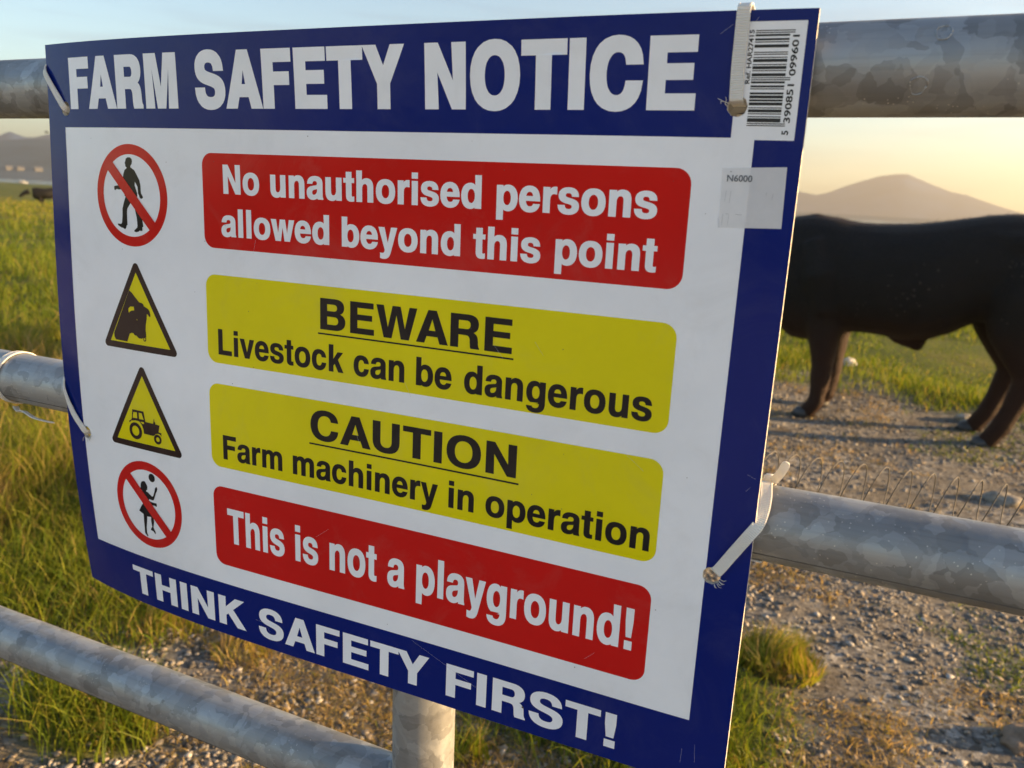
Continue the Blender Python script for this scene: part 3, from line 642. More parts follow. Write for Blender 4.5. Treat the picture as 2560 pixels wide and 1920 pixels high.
# ------------------------------------------------------------------ cable ties
def catmull(P, n=8):
    out = []
    for i in range(len(P) - 1):
        p0, p1, p2, p3 = P[max(i - 1, 0)], P[i], P[i + 1], P[min(i + 2, len(P) - 1)]
        for k in range(n):
            t = k / n
            out.append(.5 * ((2 * p1) + (p2 - p0) * t + (2 * p0 - 5 * p1 + 4 * p2 - p3) * t * t + (3 * p1 - p0 - 3 * p2 + p3) * t ** 3))
    out.append(P[-1]); return out

def strap(name, path, width, thick, parent, n=8, taper=False):
    P = catmull([Vector(p) for p, _ in path], n); Nn = catmull([Vector(q).normalized() for _, q in path], n)
    rings = []; al = []; L = 0.0
    for i, p in enumerate(P):
        t = (P[min(i + 1, len(P) - 1)] - P[max(i - 1, 0)]).normalized()
        nn = (Nn[i] - t * Nn[i].dot(t)).normalized(); w = t.cross(nn)
        if i: L += (p - P[i - 1]).length
        k = 1.0
        if taper and i > len(P) - 5: k = (1, .95, .85, .7, .35)[i - len(P) + 5]
        hw, ht = width / 2 * k, thick / 2
        prof = [(-hw, -ht * .6), (-hw * .8, -ht), (hw * .8, -ht), (hw, -ht * .6), (hw, ht * .6), (hw * .82, ht), (hw * .7, ht * .7), (-hw * .7, ht * .7), (-hw * .82, ht), (-hw, ht * .6)]
        rings.append([p + w * a + nn * c for a, c in prof]); al += [L] * len(prof)
    V, Fs = rings_mesh(rings); me = pymesh(name, V, Fs); attr(me, 'along', al)
    return link(name, me, M_TIE, parent)

def arc(x, z, r, a0, a1, n=7, dx=0.0):     # round a rail: angle 0 = towards the camera, 90 = top
    out = []
    for k in range(n + 1):
        a = rad(a0 + (a1 - a0) * k / n)
        out.append(((x + dx * k / n, YR - r * math.cos(a), z + r * math.sin(a)), (0, -math.cos(a), math.sin(a))))
    return out
F_ = (0, -1, 0)
def tie_head(pos, parent):
    bm = bmesh.new(); bmesh.ops.create_cube(bm, size=1)
    bmesh.ops.scale(bm, vec=(.008, .0055, .0075), verts=bm.verts); bmesh.ops.bevel(bm, geom=bm.edges[:], offset=.001, segments=2, affect='EDGES')
    bmesh.ops.translate(bm, vec=pos, verts=bm.verts)
    me = bpy.data.meshes.new('tie_head'); bm.to_mesh(me); bm.free(); attr(me, 'along', [0.0] * len(me.vertices)); return link('tie_head', me, M_TIE, parent, True)
def sheet(u, v, off): return tuple(S(u, v, off))
TW, TT = .0072, .0013
t = empty('cable_tie', S(.563, .44)); tag(t, 'white cable tie running straight up over the top edge of the sign beside the barcode', 'cable tie', 'cable ties holding the sign')
x = S(.5625, .479).x
strap('strap', [(sheet(.5629, .4316, -.010), (0, -.1, -1)), (sheet(.5629, .4318, -.004), (0, -.2, -1)), (sheet(.5628, .4330, .0009), (0, -1, -.6)), (sheet(.5625, .4360, .0014), F_), (sheet(.5621, .45, .0013), F_), (sheet(.5622, .464, .0013), F_), (sheet(.5624, .4762, .0014), (0, -1, .1)),
      (sheet(.5625, .4803, .0004), (0, -.7, .7)), ((x, S(.5625, .48).y + .006, S(.5625, .48).z + .0018), (0, -.1, 1))] + arc(x, ZT, RT + .0011, 62, 290, 10), TW, TT, t)
tie_head((x, YR + RT + .004, ZT), t)
t = empty('cable_tie', S(.59, .18)); tag(t, 'white cable tie with upright pointed tail beside the right edge of the sign', 'cable tie', 'cable ties holding the sign')
pth = [(sheet(.5800, .1553, -.0052), (-.5, -.1, -.8)), (sheet(.5800, .1552, -.003), (-.5, -.2, -.8)), (sheet(.5805, .1560, .0009), (-.3, -1, -.4)), (sheet(.5827, .1590, .0014), F_), (sheet(.5890, .1700, .0015), F_), (sheet(.5968, .1835, .0024), (.05, -1, .1))]
pth += [((-.0462, -.0492, -.1648 + ZO), (.2, -.9, .4)), ((-.0446, -.0425, -.1578 + ZO), (.05, -.8, .6)), ((-.0448, -.0335, -.1522 + ZO), (0, -.55, .83)), ((-.0462, -.0230, -.1489 + ZO), (0, -.16, 1))]
pth += arc(-.0470, ZM, RM + .0011, 92, 300, 9)
strap('strap', pth, TW, TT, t)
tie_head((-.0465, YR + RM * .62 + .002, ZM + RM * .85 + .002), t)
strap('tail', [((-.0450, -.004, -.1510 + ZO), (-.3, -1, .2)), ((-.0425, -.011, -.1465 + ZO), (-.2, -1, .2)), ((-.0392, -.0165, -.1400 + ZO), (0, -1, .1)), ((-.0362, -.018, -.1322 + ZO), (0, -1, 0))], .0054, .0011, t, taper=True)
t = empty('cable_tie', S(.01, .45)); tag(t, 'white cable tie wrapping round the top left corner of the sign', 'cable tie', 'cable ties holding the sign')
strap('strap', [(sheet(.0252, .4270, -.006), (.5, -.3, -.6)), (sheet(.0238, .4287, .0004), (0, -1, 0)), (sheet(.0183, .4356, .0016), F_), (sheet(.0069, .4487, .0022), (-.2, -1, 0)), (sheet(-.0008, .4583, .0016), (-.5, -1, .2)), (sheet(-.0026, .4640, -.0035), (-.7, -.8, .3)),
      ((-.6560, -.0300, .1195 + ZO), (-.3, -.5, .8))] + arc(-.6555, ZT, RT + .0012, 70, 290, 9, .02), TW * .8, TT, t)
t = empty('cable_tie', S(.01, .17)); tag(t, 'white cable tie curling from the lower left hole behind the sign edge', 'cable tie', 'cable ties holding the sign')
strap('strap', [(sheet(.0270, .1520, -.006), (.5, -.3, -.6)), (sheet(.0255, .1540, .0004), (0, -1, 0)), (sheet(.0200, .1599, .0016), F_), (sheet(.0115, .1695, .002), F_), (sheet(.0045, .1814, .002), (-.3, -1, 0)), (sheet(-.0006, .1930, .0008), (-.6, -1, 0)), (sheet(-.0030, .2010, -.0045), (-.5, -1, .4)),
      ((-.6515, -.0290, -.1525 + ZO), (-.2, -.5, .9))] + arc(-.650, ZM, RM + .0012, 75, 290, 9, .02), TW * .8, TT, t)
t = empty('cable_tie', (-.765, YR, ZM)); tag(t, 'white cable tie round the bare middle rail at the left edge of the photo', 'cable tie', 'cable ties holding the sign')
V_ = arc(-.7640, ZM, RM + .0012, -150, 205, 22, .001)
strap('strap', V_, .0085, .0014, t, 4)
strap('tail', [((-.7560, YR - .012, ZM - RM - .0022), (0, -.3, -1)), ((-.742, -.036, -.1900 + ZO - .012), (0, -.4, -1)), ((-.7240, -.043, -.1975 + ZO), (.2, -.4, -1)), ((-.7050, -.045, -.2010 + ZO), (.2, -.3, -1)), ((-.6800, -.045, -.2015 + ZO), (.1, -.3, -1))], .0055, .0011, t, taper=True)

# ------------------------------------------------------------------ spring of wire behind the gate
m_wire, nt, b = mat('spring_wire', (.095, .09, .082), .75, .2)
pts = []; cr0 = .024
for k in range(int(76 * 22)):
    a = 2 * math.pi * k / 22; x = -.62 + .0231 * k / 22
    pts.append((x + .003 * math.sin(k * .013) + .0045 * math.sin(a) + .004 * math.cos(a), .40 + cr0 * math.sin(a), -.2730 + ZO + cr0 * math.cos(a) + .0035 * math.sin(x * 7)))
w = tube('wire_spring', pts, .00062, m_wire, None, 6)
tag(w, 'long coiled spring of thin wire stretched low behind the gate, under the bull', 'wire spring')

# ------------------------------------------------------------------ ground
SHORE = 205.0
def gravel_mask(x, y):
    x = np.asarray(x, float); y = np.asarray(y, float)
    w_ = (vnoise(x, y, .9, 1) - .5) * 1.1 + (vnoise(x, y, 3.1, 2) - .5) * .6
    left = -1.85 - np.clip(1.0 - y, 0, 3) * .9 + np.clip(y - 1.2, 0, 9) * .22
    m = sstep(-.22, .22, (x - left) + w_ * .55)
    m = m * sstep(-.5, .5, (6.0 - y) + w_ * 1.1 - np.clip(x - 1.0, 0, 4) * .3)
    m = m * (1 - sstep(4.5, 6.0, x))
    g = np.hypot((x + .40) / .52, (y - 1.42) / .50)
    m = m * sstep(.75, 1.2, g + w_ * .35)
    g = np.hypot((x + 1.62) / .22, (y - .62) / .13)
    m = m * (1 - .9 * (1 - sstep(.7, 1.2, g + w_ * .5)))
    return m
def ground_z(x, y):
    x = np.asarray(x, float); y = np.asarray(y, float); r = np.hypot(x, y)
    z = (vnoise(x, y, .7, 5) - .5) * .05 + (vnoise(x, y, 2.6, 6) - .5) * .022 + (vnoise(x, y, 9, 7) - .5) * .008
    z = z * (1 + .0 * r) + (vnoise(x, y, .08, 8) - .5) * .5 * sstep(8, 40, r)
    return z - sstep(SHORE - 30, SHORE + 8, r + (vnoise(x, y, .03, 9) - .5) * 30) * 3.5
n = 420
g1 = np.sinh(np.linspace(-7.2, 7.2, n)); g1 = g1 / g1.max() * 260
gx, gy = np.meshgrid(g1 - .6, g1 + 1.8)
V = np.stack([gx.ravel(), gy.ravel(), ground_z(gx.ravel(), gy.ravel())], 1)
ii = np.arange(n * n).reshape(n, n)
Q = np.stack([ii[:-1, :-1], ii[:-1, 1:], ii[1:, 1:], ii[1:, :-1]], -1).reshape(-1, 4)
me = mesh_np('ground', V, Q); attr(me, 'gravel', gravel_mask(V[:, 0], V[:, 1])); attr(me, 'bounce_strip', sstep(-2.2, -2.8, V[:, 1]) * sstep(-13, -11, V[:, 1]))
m_gr, nt, b = mat('soil_and_turf', (.1, .09, .06), .95, 0, .2)
v = coords(nt)
at = N(nt, 'Attribute', attribute_name='gravel')
n1 = noise_t(nt, v, 38, 6, .7); n2 = noise_t(nt, v, 2.2, 5, .6)
vo = N(nt, 'TexVoronoi'); vo.inputs['Scale'].default_value = 62; nt.links.new(v, vo.inputs['Vector'])
sv = N(nt, 'SeparateColor'); nt.links.new(vo.outputs['Color'], sv.inputs[0])
gcol = ramp(nt, sv.outputs[0], [(0, (.085, .08, .072)), (.45, (.19, .182, .17)), (.8, (.29, .28, .26)), (1, (.42, .41, .385))])
dirt = ramp(nt, n1.outputs[0], [(.3, (.085, .075, .062)), (.6, (.19, .172, .145)), (.8, (.29, .265, .22))])
mx = N(nt, 'MixRGB'); rr = N(nt, 'MapRange'); rr.inputs[1].default_value = .38; rr.inputs[2].default_value = .62
nt.links.new(n2.outputs[0], rr.inputs[0]); nt.links.new(rr.outputs[0], mx.inputs[0]); nt.links.new(gcol, mx.inputs[1]); nt.links.new(dirt, mx.inputs[2])
n3 = noise_t(nt, v, .35, 6, .65)
turf = ramp(nt, n3.outputs[0], [(.3, (.045, .070, .010)), (.5, (.085, .100, .014)), (.7, (.14, .125, .022))])
nd = noise_t(nt, v, 5.5, 6, .7); md = N(nt, 'MixRGB'); rd = N(nt, 'MapRange'); rd.inputs[1].default_value = .54; rd.inputs[2].default_value = .66; rd.inputs[4].default_value = .8
nt.links.new(nd.outputs[0], rd.inputs[0]); nt.links.new(rd.outputs[0], md.inputs[0]); nt.links.new(mx.outputs[0], md.inputs[1]); md.inputs[2].default_value = (.060, .042, .026, 1)   # damp peaty patches
mx = md
mx2 = N(nt, 'MixRGB'); nt.links.new(at.outputs['Fac'], mx2.inputs[0]); nt.links.new(turf, mx2.inputs[1]); nt.links.new(mx.outputs[0], mx2.inputs[2])
al = N(nt, 'Attribute', attribute_name='bounce_strip')       # unseen pale strip added behind the camera to bounce light onto the sign
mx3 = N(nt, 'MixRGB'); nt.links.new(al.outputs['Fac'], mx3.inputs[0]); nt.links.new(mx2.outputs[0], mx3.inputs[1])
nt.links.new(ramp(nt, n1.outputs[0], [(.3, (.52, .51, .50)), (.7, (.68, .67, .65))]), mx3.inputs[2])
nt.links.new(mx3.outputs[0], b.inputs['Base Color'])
bump(nt, b, n1.outputs[0], .8, .03)
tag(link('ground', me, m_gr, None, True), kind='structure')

# water of the bay beyond the field
m_w, nt, b = mat('bay_water', (.03, .06, .075), .12)
bn = noise_t(nt, coords(nt, 'Object', (1, 1, 1)), .35, 3); bump(nt, b, bn.outputs[0], .25, .3)
bm = bmesh.new()
WP = [bm.verts.new((3200 * math.cos(rad(a)), max(3200 * math.sin(rad(a)), -400), 0)) for a in range(-7, 188, 5)]
bm.faces.new(WP)
me = bpy.data.meshes.new('water'); bm.to_mesh(me); bm.free()
wt = link('water', me, m_w); wt.location = (0, 0, -1.1); tag(wt, kind='structure')

# hills round the bay
def hills(name, R0, R1, prof, seed, base, rough=1.0):
    azs = np.arange(-92, 88, .25); pa, pe = zip(*prof)
    el = np.interp(azs, pa, pe); rows = 14; V = []
    for i in range(rows):
        t = i / (rows - 1); r = R0 + (R1 - R0) * t
        hgt = sstep(0, .55, t) * (1 - sstep(.6, 1.0, t))
        for a, e in zip(azs, el):
            Rc = R0 + (R1 - R0) * .575
            x, y = r * math.sin(rad(a)), r * math.cos(rad(a))
            fr = mnoise.fractal(Vector((x * .004, y * .004, seed)), .9, 2.1, 6)
            hh = (Rc * math.tan(rad(e)) + CAM_H) * hgt * (1 + .16 * rough * fr * (1 - abs(t - .57)) * (0.25 if abs(t - .57) < .06 else 1)) - 2.2 * (1 - hgt)
            V.append((x, y, hh))
    n_ = len(azs); ii = np.arange(rows * n_).reshape(rows, n_)
    Q = np.stack([ii[:-1, :-1], ii[:-1, 1:], ii[1:, 1:], ii[1:, :-1]], -1).reshape(-1, 4)
    me = mesh_np(name, np.array(V), Q)
    m_, nt, b = mat(name + '_slopes', base, .95, 0, .1)
    n_ = noise_t(nt, coords(nt), .012, 8, .62)
    nt.links.new(ramp(nt, n_.outputs[0], [(.3, tuple(c * .55 for c in base)), (.55, base), (.75, tuple(min(1, c * 1.6) for c in base))]), b.inputs['Base Color'])
    return tag(link(name, me, m_, None, True), kind='structure')
hills('hills', 1150, 1900, [(-100, 1.5), (-70, 1.3), (-63, 1.7), (-60, 1.75), (-57.5, 1.98), (-56.5, 2.05), (-55.3, 2.24), (-54.0, 2.34), (-50, 2.3), (-40, 1.5), (-28, 1.1), (-15, .5), (-9, .3), (-4, .2), (2, .15), (9, .1), (20, .5), (62, .8), (88, .6)], 3.0, (.040, .062, .092))
hills('far_mountains', 2000, 3000, [(-100, 1.0), (-70, 1.6), (-60.3, 1.9), (-56.51, 2.28), (-56.27, 2.42), (-56.0, 2.52), (-55.61, 2.38), (-55.31, 2.28), (-54.8, 2.3), (-54.27, 2.48), (-54.0, 2.55), (-50, 2.7), (-40, 1.7), (-25, 1.4), (-12, 1.7), (-8, 1.6), (-5.97, 1.51), (-5.54, 1.48), (-4.5, 1.32), (-3.81, 1.5), (-2.89, 1.91), (-1.98, 2.25), (-.86, 2.63), (.16, 2.79), (.73, 2.78), (1.45, 2.48), (2.4, 2.1), (3.33, 1.78), (4.21, 1.64), (5.33, 1.26), (6.21, .99), (7.29, .69), (12, .4), (20, .6), (62, .5), (88, .5)], 8.0, (.018, .045, .125), .4)

# ------------------------------------------------------------------ gravel stones
def stones(cnt, seed, dens):
    rng = np.random.default_rng(seed)
    bm = bmesh.new(); bmesh.ops.create_icosphere(bm, subdivisions=1, radius=1); bm.verts.ensure_lookup_table()
    bv = np.array([w.co[:] for w in bm.verts]); bf = np.array([[w.index for w in f.verts] for f in bm.faces]); bm.free()
    xs, ys, rr_ = [], [], []
    got = 0
    while got < cnt:
        k = 60000
        az = rng.uniform(rad(-62), rad(34), k); d = .75 * (7.5 / .75) ** rng.random(k)
        x = d * np.sin(az); y = -.52 + d * np.cos(az)
        g = gravel_mask(x, y) * (.25 + 1.5 * (vnoise(x, y, 1.7, 21) > .42) * vnoise(x, y, 6, 22))
        ok = (rng.random(k) < np.clip(g, 0, 1)) & (y > .12)
        x, y, d = x[ok], y[ok], d[ok]
        r = .0021 + .0085 * rng.random(len(x)) ** 4.0 + .0010 * (d - 1)
        xs.append(x); ys.append(y); rr_.append(r); got += len(x)
    x, y, r = (np.concatenate(q)[:cnt] for q in (xs, ys, rr_))
    V = np.repeat(bv[None], cnt, 0) * (1 + .38 * rng.standard_normal((cnt, len(bv), 1)).clip(-1.3, 1.3))
    V = V * np.stack([rng.uniform(.8, 1.35, cnt), rng.uniform(.7, 1.1, cnt), rng.uniform(.3, .62, cnt)], 1)[:, None]
    a = rng.uniform(0, 6.28, cnt); c, s = np.cos(a)[:, None], np.sin(a)[:, None]
    X = V[..., 0] * c - V[..., 1] * s; Y = V[..., 0] * s + V[..., 1] * c
    P = np.stack([X * r[:, None] + x[:, None], Y * r[:, None] + y[:, None], V[..., 2] * r[:, None] + (ground_z(x, y) + r * .22)[:, None]], -1)
    Fc = bf[None] + (np.arange(cnt) * len(bv))[:, None, None]
    me = mesh_np('gravel_stones', P.reshape(-1, 3), Fc.reshape(-1, 3)); attr(me, 'tint', np.repeat(rng.random(cnt), len(bv)))
    return me
m_st, nt, b = mat('gravel_stone', (.25, .24, .22), .95, 0, .08)
at = N(nt, 'Attribute', attribute_name='tint')
c1 = ramp(nt, at.outputs['Fac'], [(0, (.085, .078, .070)), (.3, (.17, .162, .15)), (.6, (.25, .24, .225)), (.85, (.29, .245, .19)), (.95, (.32, .31, .29)), (1, (.46, .445, .42))])
nn_ = noise_t(nt, coords(nt), 120, 4, .6)
mm = N(nt, 'MixRGB'); mm.blend_type = 'MULTIPLY'; mm.inputs[0].default_value = .6
nt.links.new(c1, mm.inputs[1]); nt.links.new(ramp(nt, nn_.outputs[0], [(.3, (.55, .55, .55)), (.7, (1.3, 1.25, 1.2))]), mm.inputs[2]); nt.links.new(mm.outputs[0], b.inputs['Base Color'])
bump(nt, b, nn_.outputs[0], .5, .004)
g = link('gravel', stones(56000, 31, 1), m_st); tag(g, 'loose grey and tan gravel of the track beyond the gate', 'gravel', kind='stuff')

def rock(loc, r, label, base, seed, grp=None):
    bm = bmesh.new(); bmesh.ops.create_icosphere(bm, subdivisions=4, radius=1)
    for v in bm.verts:
        p = v.co.copy(); k = 1 + .32 * mnoise.fractal(p * 1.1 + Vector((seed, 0, 0)), 1, 2, 4) - .12 * abs(mnoise.noise(p * 2.3 + Vector((0, seed, 0))))
        v.co = Vector((p.x * 1.25, p.y * .9, p.z * .62)) * k * r
    me = bpy.data.meshes.new('rock'); bm.to_mesh(me); bm.free()
    m_, nt, b = mat('rock_surface', base, .85, 0, .3)
    q = noise_t(nt, coords(nt), 40, 7, .65); nt.links.new(ramp(nt, q.outputs[0], [(.3, tuple(c * .6 for c in base)), (.7, tuple(min(1, c * 1.3) for c in base))]), b.inputs['Base Color']); bump(nt, b, q.outputs[0], .5, .01)
    o = link('rock', me, m_, None, True); o.location = (loc[0], loc[1], float(ground_z(loc[0], loc[1])) + r * .22); o.rotation_euler[2] = seed
    return tag(o, label, 'rock', grp)
rock((-.15, 7.1), .075, 'pale flat stone in the grass edge between the bull and its front legs', (.42, .41, .38), 1.0)
rock((.64, 5.36), .06, 'pale stone just in front of the bull\'s hind hooves', (.36, .33, .28), 2.0)
rock((.67, 3.75), .065, 'rounded grey stone behind the wire spring near the right edge', (.24, .22, .19), 3.0)
rock((.50, 1.69), .055, 'smooth brown boulder on the gravel at the bottom right edge', (.20, .15, .11), 4.0)

# ------------------------------------------------------------------ grass
def blades(name, x, y, h, wd, lean, dry, seed, z=None):
    rng = np.random.default_rng(seed); k = len(x)
    a = rng.uniform(0, 6.283, k); la = rng.uniform(0, 6.283, k)
    lv = np.array([0, .38, .72, 1.0]); ww = np.array([1, .85, .55, .06])
    z0 = ground_z(x, y) - .006 if z is None else z
    L = (h * lean)[:, None] * lv ** 2
    px = x[:, None] + L * np.cos(la)[:, None]; py = y[:, None] + L * np.sin(la)[:, None]
    pz = z0[:, None] + h[:, None] * lv * (1 - .35 * np.clip(lean, 0, 1.6)[:, None] * lv)
    dx = (np.cos(a) * wd / 2)[:, None] * ww; dy = (np.sin(a) * wd / 2)[:, None] * ww
    A = np.stack([px - dx, py - dy, pz], -1); B = np.stack([px + dx, py + dy, pz], -1)
    V = np.stack([A, B], 2).reshape(k, 8, 3)
    q = np.array([[0, 1, 3, 2], [2, 3, 5, 4], [4, 5, 7, 6]])
    Q = (q[None] + (np.arange(k) * 8)[:, None, None]).reshape(-1, 4)
    me = mesh_np(name, V.reshape(-1, 3), Q)
    attr(me, 'tint', np.repeat(np.clip(dry + rng.normal(0, .10, k), 0, 1), 8))
    return me
m_g, nt, b = mat('grass_blade', (.1, .12, .02), .55, 0, .25)
at = N(nt, 'Attribute', attribute_name='tint')
gc = ramp(nt, at.outputs['Fac'], [(0, (.020, .060, .006)), (.3, (.105, .160, .011)), (.52, (.205, .225, .018)), (.76, (.34, .25, .075)), (1, (.42, .30, .14))])
nt.links.new(gc, b.inputs['Base Color'])
tl = N(nt, 'BsdfTranslucent'); gm = N(nt, 'MixRGB'); gm.blend_type = 'MULTIPLY'; gm.inputs[0].default_value = 1; gm.inputs[2].default_value = (1.25, 1.15, .8, 1)
nt.links.new(gc, gm.inputs[1]); nt.links.new(gm.outputs[0], tl.inputs[0])
ms = N(nt, 'MixShader'); ms.inputs[0].default_value = .50
nt.links.new(b.outputs[0], ms.inputs[1]); nt.links.new(tl.outputs[0], ms.inputs[2]); nt.links.new(ms.outputs[0], nt.nodes['Material Output'].inputs[0])

rng = np.random.default_rng(101)
def wedge(k, d0, d1, a0=-63, a1=32):
    az = rng.uniform(rad(a0), rad(a1), k); d = d0 * (d1 / d0) ** rng.random(k)
    return d * np.sin(az), -.52 + d * np.cos(az), d
# near and middle meadow
def meadow(k, d0, d1, a0, a1, hmul, seed, wmul=1.0):
    x, y, d = wedge(k, d0, d1, a0, a1)
    g = gravel_mask(x, y)
    cl = vnoise(x, y, 1.6, 33); cl2 = vnoise(x, y, .55, 34)
    keep = (rng.random(k) < (1 - g) ** 1.5 * np.clip(.15 + 1.5 * cl, 0, 1)) & (y > .1)
    x, y, d, cl, cl2 = x[keep], y[keep], d[keep], cl[keep], cl2[keep]; m = len(x)
    tall = sstep(.35, .75, cl2)
    side = sstep(-.8, -2.2, x)             # longer, tawnier growth on the left of the track
    clump = sstep(.30, .72, vnoise(x, y, 2.1, 38))
    h = (.030 + .075 * tall + .27 * side * (.12 + clump) * (.35 + .65 * rng.random(m))) * rng.uniform(.6, 1.25, m) * hmul
    near = sstep(8.0, 3.4, d)
    pd = sstep(.34, .60, vnoise(x, y, 1.25, 35) * .7 + vnoise(x, y, 3.3, 36) * .3)
    band = sstep(2.7, 3.4, d) * sstep(8.5, 6.0, d)
    dry = .33 + .20 * (vnoise(x, y, .5, 37) - .5) + side * (.50 * band * (.25 + .75 * pd) + .16 * near) * (.4 + .6 * rng.random(m)) + .14 * sstep(10, 40, d) + .25 * (rng.random(m) < .14)
    w_ = (.0019 + .0007 * d) * wmul * rng.uniform(.6, 1.3, m)
    return blades('grass', x, y, h, w_, rng.uniform(.15, 1.0, m), dry, seed)
ob = link('meadow_grass', meadow(235000, 1.0, 8.0, -88, 34, 1.0, 1), m_g, None, True); tag(ob, 'long sunlit green and straw coloured grass beside the track', 'grass', kind='stuff')
ob = link('pasture_grass', meadow(210000, 6.0, 60.0, -84, 26, .9, 2, 1.1), m_g, None, True); tag(ob, 'short yellow green pasture running back to the bay', 'grass', kind='stuff')
# low dry litter and moss on the gravel
x, y, d = wedge(300000, .8, 7.2, -60, 32); g = gravel_mask(x, y)
pt = vnoise(x, y, 2.3, 41) * .6 + vnoise(x, y, 7.5, 42) * .4
keep = (rng.random(len(x)) < g * sstep(.44, .66, pt + .07 * sstep(2.2, 4.0, y))) & (y > .12); x, y, d = x[keep], y[keep], d[keep]; m = len(x)
gr = vnoise(x, y, 1.3, 43)
ob = link('dry_ground_cover', blades('dry_ground_cover', x, y, rng.uniform(.008, .036, m) * (1 + .8 * (rng.random(m) < .05)), (.0018 + .0008 * d) * rng.uniform(.6, 1.4, m), rng.uniform(.4, 2.0, m), np.where(gr > .60, .36, .86) + rng.normal(0, .1, m), 3), m_g)
tag(ob, 'low withered stalks and moss growing through the gravel', 'ground cover', kind='stuff')
def tuft(loc, rx, h, n_, label, dry, seed, grp=None):
    r_ = np.random.default_rng(seed); a = r_.uniform(0, 6.28, n_); q = np.sqrt(r_.random(n_))
    x = loc[0] + rx * q * np.cos(a); y = loc[1] + rx * q * np.sin(a)
    hh = h * (1.05 - .65 * q ** 2) * r_.uniform(.55, 1.15, n_)
    me = blades('grass_tuft', x, y, hh, .003 * r_.uniform(.6, 1.3, n_), r_.uniform(.2, .8, n_), dry + .34 * (r_.random(n_) < .4) - .16 * (r_.random(n_) < .3), seed)
    return tag(link('grass_tuft', me, m_g), label, 'grass tuft', grp)
TG = 'grass tufts on the gravel'
tuft((-.12, 1.76), .125, .12, 1500, 'rounded bushy green tuft beside the lower right edge of the sign', .46, 51, TG)
tuft((-.27, 1.25), .15, .10, 1300, 'bright yellow green tuft at the bottom of the photo right of the sign corner', .42, 52, TG)
tuft((-1.74, .99), .10, .13, 300, 'sparse tall yellow tuft between the bottom rail and the sign', .55, 53, TG)
tuft((-1.48, 1.02), .09, .09, 350, 'short straw coloured tuft just below the middle of the word THINK', .7, 54, TG)
tuft((-1.52, .69), .14, .08, 900, 'green tuft below the bottom rail at lower left', .40, 55, TG)
tuft((-.74, .97), .06, .10, 260, 'small green tuft at the foot of the upright post', .35, 56, TG)

# ------------------------------------------------------------------ cattle
def cattle_body(legs, rings_def, extra, voxel):
    parts = []
    rr_ = []
    for s, zt, zb, hw in rings_def:
        cz, hz = (zt + zb) / 2, (zt - zb) / 2
        ring = []
        for k in range(20):
            a = 2 * math.pi * k / 20; c, q = math.cos(a), math.sin(a)
            ex = .82
            ring.append((s, hw * math.copysign(abs(c) ** ex, c) * (1 - .12 * (q > 0) * q), cz + hz * math.copysign(abs(q) ** ex, q)))
        rr_.append(ring)
    parts.append(rings_mesh(rr_))
    for pts, rs_ in legs + extra: parts.append(rings_mesh(tube_rings(pts, rs_, 14)))
    V, Fs = join(parts); me = pymesh('body', V, Fs)
    bm = bmesh.new(); bm.from_mesh(me); bmesh.ops.recalc_face_normals(bm, faces=bm.faces); bm.to_mesh(me); bm.free()
    ob = bpy.data.objects.new('tmp', me); COL.objects.link(ob)
    r = ob.modifiers.new('r', 'REMESH'); r.mode = 'VOXEL'; r.voxel_size = voxel
    s_ = ob.modifiers.new('s', 'SMOOTH'); s_.factor = .5; s_.iterations = 7
    dgr = bpy.context.evaluated_depsgraph_get(); out = bpy.data.meshes.new_from_object(ob.evaluated_get(dgr))
    bpy.data.objects.remove(ob); return out

def fur(name, base, patch=None):
    m_, nt, b = mat(name, base, .62, 0, .25)
    v = coords(nt); q = noise_t(nt, v, 6, 6, .65)
    nt.links.new(ramp(nt, q.outputs[0], [(.3, tuple(c * .7 for c in base)), (.7, tuple(c * 1.35 for c in base))]), b.inputs['Base Color'])
    f = noise_t(nt, coords(nt, 'Object', (30, 30, 90)), 2.2, 5, .7); bump(nt, b, f.outputs[0], .6, .012)
    b.inputs['Sheen Weight'].default_value = .03; b.inputs['Sheen Roughness'].default_value = .4; b.inputs['Sheen Tint'].default_value = (.6, .3, .15, 1)
    if patch:
        w_ = noise_t(nt, v, 24, 5, .75)
    return m_
M_FUR = fur('dark_brown_coat', (.0070, .0054, .0047))
M_HOOF, _, _ = mat('hoof_horn', (.045, .045, .048), .55)
RD = [(-.62, 1.16, .84, .12), (-.52, 1.20, .74, .16), (-.40, 1.215, .62, .20), (-.29, 1.228, .545, .245), (-.20, 1.246, .475, .27), (-.10, 1.252, .468, .29), (0, 1.242, .50, .31), (.11, 1.222, .545, .33), (.22, 1.220, .560, .35), (.33, 1.225, .556, .36),
      (.45, 1.234, .545, .36), (.58, 1.254, .560, .35), (.70, 1.278, .615, .33), (.81, 1.300, .690, .31), (.93, 1.312, .72, .30), (1.08, 1.306, .74, .29), (1.22, 1.275, .78, .25), (1.33, 1.22, .86, .17), (1.38, 1.16, .96, .08)]
def fleg(s, t, ds=0.0): return ([(s + .03, t * .8, .80), (s + .04, t * .95, .62), (s + .050, t, .50), (s + .060, t, .36), (s + .061, t, .29), (s + .057, t, .17), (s + .050, t, .105), (s + .014, t, .055), (s - .005, t, .02)], [.16, .125, .092, .068, .066, .053, .054, .052, .054])
def hleg(s, t): return ([(1.10 + s, t * .7, 1.0), (1.05 + s, t * .9, .82), (1.045 + s, t, .66), (1.10 + s, t, .50), (1.125 + s, t, .41), (1.075 + s, t, .24), (1.04 + s, t, .135), (.995 + s, t, .06), (.978 + s, t, .02)], [.23, .21, .155, .096, .074, .055, .055, .052, .055])
sheath = ([(.44, 0, .60), (.50, 0, .55), (.535, 0, .51), (.53, 0, .48)], [.10, .07, .045, .022])
